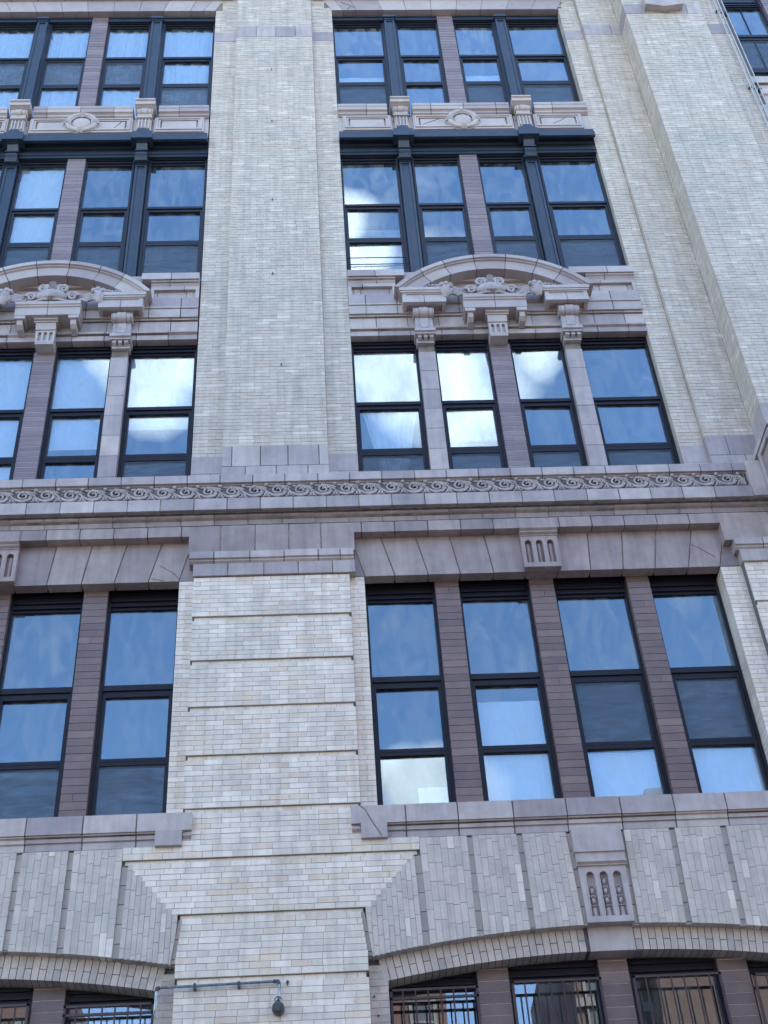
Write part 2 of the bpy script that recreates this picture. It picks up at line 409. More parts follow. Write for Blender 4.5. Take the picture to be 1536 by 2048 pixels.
def side_field(x, y0, y1, z0, z1, kind, face=-1, ch=CH, BL=.207):
    """bricks laid on a return wall (plane of constant x); face -1 looks to -x"""
    n = round((z1 - z0) / ch); h = (z1 - z0) / n
    for i in range(n):
        za = z0 + i * h + J; zb = z0 + (i + 1) * h - J
        ys = [y0]; yy = y0 + (BL if i % 2 else BL / 2)
        while yy < y1 - .04: ys.append(yy); yy += BL
        ys.append(y1)
        mortar.box(min(x, x - face * .04) + .006 * (face < 0), max(x, x - face * .04) - .006 * (face > 0), y0 + .004, y1 - .004, za - J, zb + J, rnd())
        for k in range(len(ys) - 1):
            d = (rnd() - .5) * .003
            xa, xb = (x + d, x + .045) if face < 0 else (x - .045, x + d)
            a, b = ys[k] + J, ys[k + 1] - J
            brick8([(xa, a, za), (xb, a, za), (xb, b, za), (xa, b, za), (xa, a, zb), (xb, a, zb), (xb, b, zb), (xa, b, zb)], rnd(), kind)
FACES8 = [(0, 1, 5, 4), (1, 2, 6, 5), (2, 3, 7, 6), (3, 0, 4, 7), (4, 5, 6, 7), (3, 2, 1, 0)]

# upper piers -----------------------------------------------------------
UP0, UP1 = 12.25, 25.8
def pier_run(x0, x1, y, bands, **kw):
    """brick from UP0 to UP1 leaving out the terracotta bands"""
    z = kw.pop('z0', UP0)
    for a, b in bands + [(UP1, None)]:
        field(x0, x1, z, a, y, 'upper', **kw)
        if b: z = b
blocks_mb = []   # individually placed terracotta blocks: (MB, material)
def tblock(mb, mat=None): blocks_mb.append((mb, mat or M_terra))
tanm = MB()      # jointing behind blocks
def slab(x0, x1, y0, y1, z0, z1, joints=(), mat=None, g=.0065):
    xs = [x0] + list(joints) + [x1]
    tanm.box(x0 + .006, x1 - .006, y0 + .006, y1 - .002, z0 + .004, z1 - .004, rnd())
    for a, b in zip(xs, xs[1:]):
        d = (rnd() - .5) * .003
        tblock(MB().box(a + (g if a != x0 else 0), b - (g if b != x1 else 0), y0 + d, y1, z0 + .003, z1 - .003, rnd()), mat)

GB = [(23.13, 23.5)]
# central pier: strips at y=0, pilaster 87 mm proud
pier_run(-1.557, -1.145, 0, [(23.12, 23.44)], endL=.26, z0=12.5)
pier_run(.255, .645, 0, [(23.12, 23.44)], endR=.26, z0=12.5)
pier_run(-1.145, .255, -.087, GB, depth=.09, z0=12.6)
slab(-1.557, -1.147, -.003, .26, 23.12, 23.44); slab(.257, .645, -.003, .26, 23.12, 23.44)
slab(-1.145, .255, -.09, .0, 23.13, 23.5, (-.78, -.42, -.06))
slab(-1.557, -1.147, -.006, .26, 12.19, 12.5); slab(-1.557, -1.147, -.006, .26, 11.9, 12.19, (-1.3,))
slab(.257, .645, -.006, .26, 12.19, 12.5); slab(.257, .645, -.006, .26, 11.9, 12.19, (.4,))
slab(-1.145, .255, -.092, .0, 12.235, 12.6, (-1.02, -.645, -.28, .13)); slab(-1.145, .255, -.09, .0, 11.9, 12.235, (-.84, -.435, -.02))
# right pier
pier_run(5.0, 5.345, 0, [(23.12, 23.44)], endL=.26, z0=12.5)
pier_run(5.345, 6.03, -.087, GB, depth=.09, z0=12.6)
pier_run(6.03, 7.47, -.54, [(23.06, 23.40)], depth=.06, z0=12.75)
pier_run(7.47, 8.12, -.087, GB, depth=.09, endR=.35, z0=12.6)
side_field(6.03, -.54 + .06, -.087, 12.75, 23.06, 'upper'); side_field(6.03, -.54 + .06, -.087, 23.4, UP1, 'upper')
slab(5.0, 5.343, -.003, .26, 23.12, 23.44); slab(5.347, 6.03, -.09, 0, 23.13, 23.5, (5.86,))
slab(6.027, 7.47, -.543, -.09, 23.06, 23.40, (6.42, 6.8, 7.2)); slab(7.474, 8.12, -.09, .3, 23.13, 23.5)
slab(5.0, 5.343, -.006, .26, 12.19, 12.5); slab(5.0, 5.343, -.006, .26, 11.9, 12.19)
slab(5.347, 6.03, -.092, .0, 12.235, 12.6, (5.62,)); slab(5.347, 6.03, -.09, .0, 11.9, 12.235, (5.82,))
slab(6.025, 7.47, -.545, -.09, 11.9, 12.75, (6.5, 7.0))

# lower pier, banded ----------------------------------------------------
GZ = [10.365, 9.783, 9.149, 8.513, 7.882, 7.231, 6.653, 6.04, 5.38, 4.72, 4.05]
LMIR = -.985; UMIR = -.93
cL = (-.985 - .457)
def lower_pier(xl, xr, top=10.372):
    z1 = top
    for i, z in enumerate(GZ[1:6]):
        field(xl, xr, z + CH * .0, z1, -.1, 'cream', depth=.11)
        field(xl + .025, xr - .025, z - CH, z, -.072, 'cream', depth=.08)
        z1 = z - CH
    return z1
z1 = lower_pier(cL, .457)
# below the window sills the pier flares into the arch panels
def clip_between(a, b):
    (x0, z0), (x1, z1) = a, b
    return lambda z: x0 + (x1 - x0) * (z - z0) / (z1 - z0)
g6R, g6L = 1.052, LMIR - 1.052
field(cL, .457, 6.80, z1, -.1, 'cream', depth=.11)
field(g6L, g6R, 6.653, 6.80, -.1, 'cream', depth=.11)
field(g6L + .03, g6R - .03, 6.653 - .045, 6.653, -.072, 'cream', depth=.08, ch=.045)
# between groove 6 and groove 7: horizontal courses with a toothed diagonal edge
dg = clip_between((.47, 6.04), (.97, 6.608))
field(0, 1, 6.04, 6.608, -.1, 'cream', depth=.11, clipR=lambda z: math.floor(dg(z) / .055) * .055 + .03, clipL=lambda z: LMIR - math.floor(dg(z) / .055) * .055 - .03)
field(LMIR - .43, .43, 6.04 - .045, 6.04, -.072, 'cream', depth=.08, ch=.045)
e7 = clip_between((.40, 6.03), (.462, 5.52))
field(0, 1, 5.52, 6.04 - .045, -.1, 'cream', depth=.11, clipR=e7, clipL=lambda z: LMIR - e7(z))
field(cL, .457, 5.38, 5.52, -.1, 'cream', depth=.11)
field(cL + .025, .432, 5.38 - CH, 5.38, -.072, 'cream', depth=.08)
field(cL, .457, 4.72, 5.38 - CH, -.1, 'cream', depth=.11)
field(cL + .025, .432, 4.72 - CH, 4.72, -.072, 'cream', depth=.08)
field(cL, .457, 4.2, 4.72 - CH, -.1, 'cream', depth=.11)

# ------------------------------------------------------------------ solid cores behind the facing
core = MB()
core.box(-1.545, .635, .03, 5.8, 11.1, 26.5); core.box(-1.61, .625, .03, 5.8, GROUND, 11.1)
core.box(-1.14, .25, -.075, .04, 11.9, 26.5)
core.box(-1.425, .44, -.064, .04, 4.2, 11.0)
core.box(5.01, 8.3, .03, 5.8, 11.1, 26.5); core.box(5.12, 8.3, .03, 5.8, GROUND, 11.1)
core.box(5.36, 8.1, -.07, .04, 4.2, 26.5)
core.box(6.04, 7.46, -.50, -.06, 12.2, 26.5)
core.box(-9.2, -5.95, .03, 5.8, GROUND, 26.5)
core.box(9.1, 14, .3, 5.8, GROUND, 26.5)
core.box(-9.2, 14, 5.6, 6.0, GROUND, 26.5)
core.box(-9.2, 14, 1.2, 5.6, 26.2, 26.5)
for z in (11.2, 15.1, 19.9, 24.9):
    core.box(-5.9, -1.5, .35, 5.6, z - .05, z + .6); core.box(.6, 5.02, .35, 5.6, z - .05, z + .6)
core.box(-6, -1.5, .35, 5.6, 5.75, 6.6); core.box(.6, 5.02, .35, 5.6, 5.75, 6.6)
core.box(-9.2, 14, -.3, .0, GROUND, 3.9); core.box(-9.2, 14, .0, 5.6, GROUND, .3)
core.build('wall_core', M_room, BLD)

# ------------------------------------------------------------------ terracotta courses
def course(x0, x1, prof, joints, mat=None, back=.2, g=.0075):
    """prof: (y, z) from the top front edge down to the bottom front edge"""
    poly = list(prof) + [(back, prof[-1][1]), (back, prof[0][1])]
    zc = (prof[0][1] + prof[-1][1]) / 2
    inner = [(y + .006 if y < back else y - .004, z + (.004 if z < zc else -.004)) for y, z in poly]
    tanm.prism(inner, x0 + .004, x1 - .004, rnd())
    xs = [x0] + list(joints) + [x1]
    for a, b in zip(xs, xs[1:]):
        d = (rnd() - .5) * .004; dz = (rnd() - .5) * .003
        m = MB(); m.prism([(y + d if y < back else y, z + dz) for y, z in poly], a + (g if a != x0 else 0), b - (g if b != x1 else 0), rnd())
        tblock(m, mat)
def steps(a, b, d, off=0):
    r = []; x = a + off
    while x < b - .08:
        if x > a + .08: r.append(x + (rnd() - .5) * .008)
        x += d
    return r
XL, XR = -6.2, 5.72
course(XL, 5.71, [(-.20, 11.985), (-.20, 11.853), (-.165, 11.848), (-.165, 11.836), (-.15, 11.829)], steps(XL, 5.71, .4186, .02), back=.24)
course(XL, 5.69, [(-.15, 11.829), (-.15, 11.598)], steps(XL, 5.69, .586, .18), back=.1)
course(XL, 5.71, [(-.15, 11.598), (-.22, 11.560), (-.22, 11.373)], steps(XL, 5.71, .418, .13), back=.1)
MB().prism([(-.175, 11.374), (-.175, 11.352), (-.10, 11.352), (-.10, 11.374)], XL, 5.95).build('painted_shadow_strip', M_shade_soot, BLD)  # solid dark strip, paints the shade and grime under the lower band
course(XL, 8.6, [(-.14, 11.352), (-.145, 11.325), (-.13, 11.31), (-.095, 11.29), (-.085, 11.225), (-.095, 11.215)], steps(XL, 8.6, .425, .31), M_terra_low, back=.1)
# end block of the belt and the pedestal of the projecting pier
slab(5.715, 5.94, -.235, .0, 11.373, 11.99)
ped = MB(); ped.plate([(5.95, 11.36), (7.6, 11.36), (7.6, 12.08), (5.95, 12.08)], [], -.78, -.1)
tblock(ped)
for sx in (5.945,):
    m = MB()
    for (ya, yb, za, zb) in ((-.78, -.70, 11.40, 12.06), (-.34, -.26, 11.40, 12.06), (-.70, -.34, 11.98, 12.06), (-.70, -.34, 11.40, 11.48)):
        m.box(5.91, 5.96, ya, yb, za, zb)
    tblock(m)
    MB().box(5.925, 5.96, -.66, -.38, 11.56, 11.92).build('panel_field', M_terra_low, BLD)
slab(5.90, 7.7, -.82, -.1, 12.08, 12.18, (6.3, 6.9))
# architrave course that runs over piers and windows
def arch_course(x0, x1, off):
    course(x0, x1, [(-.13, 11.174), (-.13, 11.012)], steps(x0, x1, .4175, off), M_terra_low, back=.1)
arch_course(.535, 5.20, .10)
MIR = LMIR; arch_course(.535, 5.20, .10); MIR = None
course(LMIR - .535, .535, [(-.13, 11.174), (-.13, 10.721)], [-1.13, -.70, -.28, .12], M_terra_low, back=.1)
course(5.20, 8.6, [(-.13, 11.174), (-.13, 10.721)], [5.85, 6.5, 7.2], M_terra_low, back=.1)
# pier caps
for (a, b, js) in ((LMIR - .515, .515, (-1.2, -.76, -.34, .08, .35)), (5.30, 8.6, (5.66, 6.2, 6.9))):
    course(a, b, [(-.175, 10.722), (-.175, 10.62), (-.15, 10.612), (-.15, 10.59), (-.12, 10.565)], js, back=.1)
    course(a + .05, b - .05, [(-.13, 10.565), (-.13, 10.38)], [x + .17 for x in js], back=.1)
# right banded pier of the lower storey
z1 = 10.38
for z in GZ[1:6]:
    field(5.37, 8.3, z, z1, -.1, 'cream', depth=.11); field(5.395, 8.3, z - CH, z, -.072, 'cream', depth=.08); z1 = z - CH
field(5.37, 8.3, 6.8, z1, -.1, 'cream', depth=.11)

# ------------------------------------------------------------------ windows
def frame_mb(x0, x1, z0, z1, w, y0, y1, wt=None, wb=None):
    wt = w if wt is None else wt; wb = w if wb is None else wb
    m = MB()
    m.box(x0, x0 + w, y0, y1, z0, z1); m.box(x1 - w, x1, y0, y1, z0, z1)
    m.box(x0 + w, x1 - w, y0, y1, z1 - wt, z1); m.box(x0 + w, x1 - w, y0, y1, z0, z0 + wb)
    return m
GY = .25
ROWY = {'A': .165, 'B': .15, 'C': .21, 'F': .28, '1': .27}
def window(x0, x1, lites, ztop, zbot, dark=False, screens=(), head_lines=True, dusty=(), fmat=None, inset=.038, gl='A'):
    """lites: (top, bottom) of each pane from the top down; one window with frame, sashes and panes"""
    fm = fmat or (M_frame if dark else M_frame_up)
    w = .035
    m = MB()
    m.box(x0, x0 + w, GY - .04, GY + .07, zbot, ztop); m.box(x1 - w, x1, GY - .04, GY + .07, zbot, ztop)
    m.box(x0 + w, x1 - w, GY - .03, GY + .07, lites[0][0], ztop)
    m.box(x0 + w, x1 - w, GY - .06, GY - .03, lites[0][0] + .04, lites[0][0] + .055)
    m.box(x0 + w, x1 - w, GY - .055, GY - .03, lites[0][0] + .12, lites[0][0] + .15)
    m.box(x0 + w, x1 - w, GY - .05, GY - .03, lites[0][0] + .22, lites[0][0] + .24)
    a = lites[0][1]; b = lites[1][0] if len(lites) > 1 else zbot
    m.box(x0 + w, x1 - w, GY - .045, GY + .07, (a + b) / 2, a - .006)
    o = m.build('window', fm, BLD)
    for i, (t, bt) in enumerate(lites):
        if i == 0: xa, xb = x0 + w, x1 - w
        else: xa, xb = x0 + w + inset, x1 - w - inset
        tilt = (rnd() - .5) * .010; tz = (rnd() - .5) * .009
        gm = MB()
        yy = GY + (.0 if i == 0 else .012)
        q = [(xa - .01, yy - tilt - tz, bt - .01), (xb + .01, yy + tilt - tz, bt - .01), (xb + .01, yy + tilt - tz + .006, bt - .01), (xa - .01, yy - tilt - tz + .006, bt - .01),
             (xa - .01, yy - tilt + tz, t + .01), (xb + .01, yy + tilt + tz, t + .01), (xb + .01, yy + tilt + tz + .006, t + .01), (xa - .01, yy - tilt + tz + .006, t + .01)]
        gm.add(q, FACES8)
        gm.build('pane', (GLASS_D if i in dusty else GLASS)[gl], o)
        if i > 0:
            nxt = lites[i + 1][0] if i + 1 < len(lites) else zbot
            prev = lites[i - 1][1]
            top = (prev + t) / 2 if i == 1 else (lites[i - 1][1] + t) / 2
            bot = (bt + nxt) / 2 if i + 1 < len(lites) else zbot
            s = MB(); s.box(xa - inset + .002, xa, GY - .025, GY + .04, bot, top); s.box(xb, xb + inset - .002, GY - .025, GY + .04, bot, top)
            s.box(xa, xb, GY - .025, GY + .04, t, top - .002)
            if i + 1 < len(lites): s.box(xa, xb, GY - .025, GY + .04, bot + .002, bt)
            s.build('sash', fm, o)
        if i in screens:
            s = MB(); s.box(xa - .012, xb + .012, GY - .012, GY - .010, bt - .02, t + .012)
            s.build('insect_or_dimming_screen', M_screen, o)
    return o

ORD = ['first', 'second', 'third', 'fourth']
def blind(x0, x1, z0, z1, where, y=None, slope=0.0, kind='roller shade'):
    y = GY + .045 if y is None else y
    m = MB(); n = 10
    vs = []; 
    for k in range(n + 1):
        x = x0 + (x1 - x0) * k / n; wv = .004 * math.sin(k * 1.3)
        vs += [(x, y + wv, z0 + slope * (x - x0)), (x, y + wv, z1), (x, y + wv + .003, z1), (x, y + wv + .003, z0 + slope * (x - x0))]
    fs = []
    for k in range(n):
        a = 4 * k; b = a + 4
        fs += [(a, b, b + 1, a + 1), (a + 1, b + 1, b + 2, a + 2), (a + 2, b + 2, b + 3, a + 3), (a + 3, b + 3, b, a)]
    m.add(vs, fs)
    m.box(x0, x1, y - .006, y + .008, z0 - .012, z0 + .004) if slope == 0 else None
    o = m.build('roller_shade', M_blind)
    tag(o, 'white roller shade behind ' + where, 'shade', 'pale shades drawn behind the windows')
def curtain(x0, x1, z0, z1, where, pinch=None, amp=.018, name='sheer_curtain', desc='sheer white pleated curtain behind '):
    m = MB(); n = 60; rows = 10; y = GY + .055
    vs = []
    for j in range(rows + 1):
        t = j / rows; z = z1 + (z0 - z1) * t
        for k in range(n + 1):
            s = k / n
            xa, xb = x0, x1
            if pinch is not None:
                c = pinch; wdt = (1 - t) ** .8 * .9 + .10
                xa = c - (c - x0) * wdt; xb = c + (x1 - c) * wdt
            vs.append((xa + (xb - xa) * s + .004 * math.sin(7 * t + k), y + amp * math.sin(s * 26 + 1.5 * math.sin(5 * s) + .6 * t) + amp * .4 * math.sin(s * 61), z))
    fs = [(j * (n + 1) + k, j * (n + 1) + k + 1, (j + 1) * (n + 1) + k + 1, (j + 1) * (n + 1) + k) for j in range(rows) for k in range(n)]
    m.add(vs, fs)
    o = m.build(name, M_blind, smooth=True)
    tag(o, desc + where, 'curtain', 'sheer curtains behind the upper windows')

A_L = [(14.77, 13.70), (13.57, 12.80), (12.68, 12.03)]
B_L = [(19.52, 18.35), (18.23, 17.47), (17.36, 16.28)]
C_L = [(24.02, 22.96), (22.83, 22.07), (21.96, 20.95)]
F_L = [(10.15, 9.05), (8.89, 8.07), (7.98, 7.10)]
WX = [(.645, 1.61), (1.85, 2.655), (2.95, 3.74), (3.98, 5.0)]       # upper floors
WF = [(.642, 1.519), (1.812, 2.70), (3.0, 3.924), (4.205, 5.09)]     # tall floor
W1 = [(.65, 1.545), (1.86, 2.78), (3.075, 3.99), (4.29, 5.09)]       # barred floor

BAYS = {'right': dict(
        A=dict(screens=[(2,), (2,), (2,), (2,)], dusty=[(0, 2), (0, 1, 2), (), ()]),
        B=dict(screens=[(), (2,), (2,), (2,)], dusty=[(0, 2), (), (), ()]),
        C=dict(screens=[(2,), (), (2,), (2,)], dusty=[(0,), (), (0,), ()]),
        F=dict(screens=[(), (), (1,), (1,)], dusty=[(0,), (0,), (0,), (1,)])),
        'left': dict(
        A=dict(screens=[(2,), (), (), ()], dusty=[(0, 2), (0,), (), ()]),
        B=dict(screens=[(2,), (2,), (2,), (2,)], dusty=[(2,), (), (), ()]),
        C=dict(screens=[(2,), (1,), (1,), (1,)], dusty=[(), (), (1,), (1,)]),
        F=dict(screens=[(2,), (2,), (), ()], dusty=[(2,), (0, 2), (), ()]))}  # tall-row meshes are added to dim unscreened bottom panes that reflect less
win_n = 0
for bay in ('right', 'left'):
    cfg = BAYS[bay]
    for row, WW, LL, zt, zb, dk in (('A', WX, A_L, 15.2, 11.95, True), ('B', WX, B_L, 19.9, 16.15, False), ('C', WX, C_L, 24.6, 20.8, False), ('F', WF, F_L, 10.75, 7.0, True)):
        MIR = None if bay == 'right' else (LMIR if row == 'F' else UMIR)
        for i, (a, b) in enumerate(WW):
            if bay == 'left' and row in 'FA' and i > (1 if row == 'F' else 2): continue
            GY = ROWY[row]; k = (13 + GY) / 13.25
            window(a, b, [(t * k, u * k) for t, u in LL], zt, zb, dk, cfg[row]['screens'][i], dusty=cfg[row]['dusty'][i], gl='A' if row == 'B' else row)
    MIR = None if bay == 'right' else LMIR
    for i, (a, b) in enumerate(W1):
        if bay == 'left' and i > 1: continue
        if i == 0: top = 5.28
        else: top = 5.33
        GY = ROWY['1']
        window(a, b, [(top, 3.9), (3.8, 3.2)], 5.72, 3.1, True, inset=.02, gl='1')
MIR = None

# dark reveals of the upper jambs are the deep end bricks; interior light walls
# shades and curtains --------------------------------------------------
def bl(bay, row, i, z0, z1, where, f=0.0, t=1.0, slope=0):
    global MIR, GY
    GY = ROWY[row]
    MIR = None if bay == 'right' else (LMIR if row in 'F' else UMIR)
    a, b = (WF if row == 'F' else W1 if row == '1' else WX)[i]
    blind(a + .02 + (b - a) * f, a - .02 + (b - a) * t, z0, z1, where, slope=slope)
    MIR = None
bl('left', 'B', 2, 17.45, 19.5, 'the window left of the brick mullion, under the left iron cornice')
bl('left', 'B', 1, 19.38, 19.5, 'the top edge right of the brick mullion, under left cornice')
bl('left', 'A', 2, 12.05, 14.8, 'the leftmost window standing on the carved belt')
bl('left', 'A', 1, 12.9, 14.8, 'the second window from the left above the carved belt')
bl('left', 'A', 0, 13.25, 14.8, 'the window left of the central pier above the carved belt')
bl('right', 'A', 0, 13.72, 14.8, 'the window right of the central pier above the carved belt')
bl('right', 'A', 1, 12.9, 14.8, 'the right bay\'s second window above the carved belt')
bl('right', 'F', 1, 7.1, 8.72, 'the lower panes of the right bay\'s second tall window')
bl('right', 'F', 2, 7.1, 7.98, 'the bottom pane of the right bay\'s third tall window')
bl('right', 'F', 3, 7.1, 7.98, 'the bottom pane of the rightmost tall window')
bl('right', 'F', 0, 7.1, 7.62, 'the bottom corner of the tall window right of the pier', .52, .98)
bl('right', 'C', 0, 22.1, 22.26, 'the top row window just right of the central pier')
bl('right', 'C', 2, 22.1, 22.3, 'the top row window right of the mauve mullion')
bl('left', '1', 0, 3.2, 5.15, 'the barred window left of the lamp pipe', slope=-.02)
MIR = UMIR; GY = ROWY['C']
curtain(.69, 1.58, 21.0, 24.0, 'the top row window left of the central pier')
curtain(1.87, 2.62, 21.0, 24.0, 'the top row window right of the left brick mullion')
curtain(2.97, 3.72, 21.0, 24.0, 'the top row window left of the left brick mullion')
curtain(4.0, 4.9, 21.0, 24.0, 'the top row window at the left edge of the photo')
MIR = None; GY = ROWY['A']
curtain(.72, 1.55, 11.9, 13.70, 'the window right of the pier above the belt', pinch=1.15, desc='tied white curtain fanning out behind ')

GY = .25
# ------------------------------------------------------------------ mullions of glazed brick
mbricks = []
def brick_mullion(x0, x1, z0, z1, y=.12, ch=.1, mat=None, jm=None, name='brick_mullion', seg=False):
    m = MB(); m.box(x0 + .006, x1 - .006, y + .006, GY + .08, z0, z1)
    o = m.build(name, jm or M_joint_d, BLD)
    n = round((z1 - z0) / ch); h = (z1 - z0) / n
    for i in range(n):
        jj = (.004 if z0 < 5 else .0065) if jm else .0035
        za, zb = z0 + i * h + jj, z0 + (i + 1) * h - jj
        d = (rnd() - .5) * .003
        xs = [x0, x1] if rnd() > .04 or seg else [x0, x0 + (x1 - x0) * .55, x1]
        for a, b in zip(xs, xs[1:]):
            a += (.003 if a != x0 else 0); b -= (.003 if b != x1 else 0)
            vs = [(a, y + d, za), (b, y + d, za), (b, GY + .06, za), (a, GY + .06, za), (a, y + d, zb), (b, y + d, zb), (b, GY + .06, zb), (a, GY + .06, zb)]
            if MIR is not None: vs = [(MIR - p, q, r) for p, q, r in vs]
            mbricks.append((vs, rnd(), mat or M_mull, o))
    return o
for MIR in (None, LMIR):
    for i, (a, b) in enumerate(((1.519, 1.812), (2.70, 3.0), (3.924, 4.205))):
        if MIR is not None and i == 2: continue
        brick_mullion(a, b, 7.0, 10.42, .15, .1)
    for i, (a, b) in enumerate(((1.545, 1.86), (2.78, 3.075), (3.99, 4.29))):
        if MIR is not None and i == 2: continue
        brick_mullion(a, b, 3.6, 5.56 if i != 1 else 5.6, .17, .117, jm=M_joint_w)
for MIR in (None, UMIR):
    brick_mullion(2.655, 2.95, 11.9, 14.72, .07, .0955, M_mull_up, M_joint_w)
    brick_mullion(2.655, 2.95, 16.2, 19.55, .07, .0955, M_mull_up, M_joint_w)
    brick_mullion(2.655, 2.95, 20.7, 24.3, .11, .0955, M_mull_up, M_joint_w)
    for x in (1.61, 3.74):
        m = MB().box(x + .006, x + .234, -.0 + .03, GY + .05, 11.9, 14.75); o = m.build('terracotta_mullion', M_tan, BLD)
        z = 11.9; 
        for dz in (.30, .385, .385, .385, .385, .385, .40):
            if z >= 14.7: break
            zb = min(z + dz, 14.72)
            q = MB().box(x, x + .24, .02 + (rnd() - .5) * .003, GY + .06, z + .004, zb - .004, rnd())
            q.build('terracotta_block', M_terra, o); z = zb
MIR = None

# ------------------------------------------------------------------ flat arch lintels of the tall floor
def lintel():
    zt, zb, y = 11.012, 10.405, 0.0
    tops = [.50, .877, 1.314, 1.745, 2.184, 2.63, 3.085, 3.508, 3.952, 4.391, 4.851, 5.271]
    bots = [.645, 1.020, 1.434, 1.831, 2.248, 2.648, 3.050, 3.461, 3.870, 4.272, 4.694, 5.095]
    tanm.plate([(.46, zb + .004), (5.30, zb + .004), (5.30, zt), (.46, zt)], [], y + .009, .10)
    tblock(MB().plate([(.44, zb + .003), (.64, zb + .003), (.495, zt), (.44, zt)], [], y - .002, .10, rnd()), M_terra_low)
    tblock(MB().plate([(5.1, zb + .003), (5.36, zb + .003), (5.36, zt), (5.276, zt)], [], y - .002, .10, rnd()), M_terra_low)
    for i in range(11):
        d = (rnd() - .5) * .004
        if i == 5: d = -.02
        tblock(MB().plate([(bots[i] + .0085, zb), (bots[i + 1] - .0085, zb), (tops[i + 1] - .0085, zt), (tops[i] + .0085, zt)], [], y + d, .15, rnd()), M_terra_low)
    # fluted key block
    m = MB(); m.prism([(-.145, 11.16), (-.145, 11.03), (-.16, 11.01), (-.16, 10.985), (-.13, 10.96), (-.13, 10.94), (-.10, 10.92), (-.10, 10.905), (0.0, 10.905), (0.0, 11.16)], 2.625, 3.10)
    holes = []
    for c in (2.715, 2.855, 2.995):
        lp = [(c - .042, 10.48), (c + .042, 10.48), (c + .042, 10.80)] + [(c + .042 * math.cos(a), 10.80 + .042 * math.sin(a)) for a in [PI * k / 8 for k in range(1, 8)]] + [(c - .042, 10.80)]
        holes.append(lp[::-1])
    m.plate([(2.625, 10.41), (3.09, 10.41), (3.09, 10.905), (2.625, 10.905)], holes, -.09, -.03)
    m.box(2.63, 3.085, -.031, .12, 10.412, 10.90)
    m.build('fluted_keyblock', M_terra_low, BLD)
    for c in (2.715, 2.855, 2.995):
        q = MB().tube([(c, -.03, 10.48), (c, -.03, 10.80)], .03, 8); q.build('reed', M_terra_low, BLD, True)
for MIR in (None, LMIR): lintel()
MIR = None

# ------------------------------------------------------------------ sills of the tall floor
def sill():
    course(.345, 5.5, [(-.15, 7.16), (-.15, 6.955)], [.925, 1.482, 2.073, 2.648, 3.232, 3.81, 4.378, 4.95], back=.24)
    course(.42, 5.5, [(-.13, 6.955), (-.13, 6.94), (-.105, 6.93), (-.105, 6.885), (-.085, 6.875), (-.085, 6.80)], [.925, 1.482, 2.073, 2.648, 3.232, 3.81, 4.378, 4.95], back=.02)
    tblock(MB().box(.445, .722, -.152, .0, 6.785, 6.957, .4))
    MBs = MB().prism([(-.06, 6.955), (-.13, 6.93), (-.13, 6.90), (-.10, 6.87), (-.09, 6.80), (-.06, 6.76)], .352, .44)
    tblock(MBs)
for MIR in (None, LMIR): sill()
MIR = None

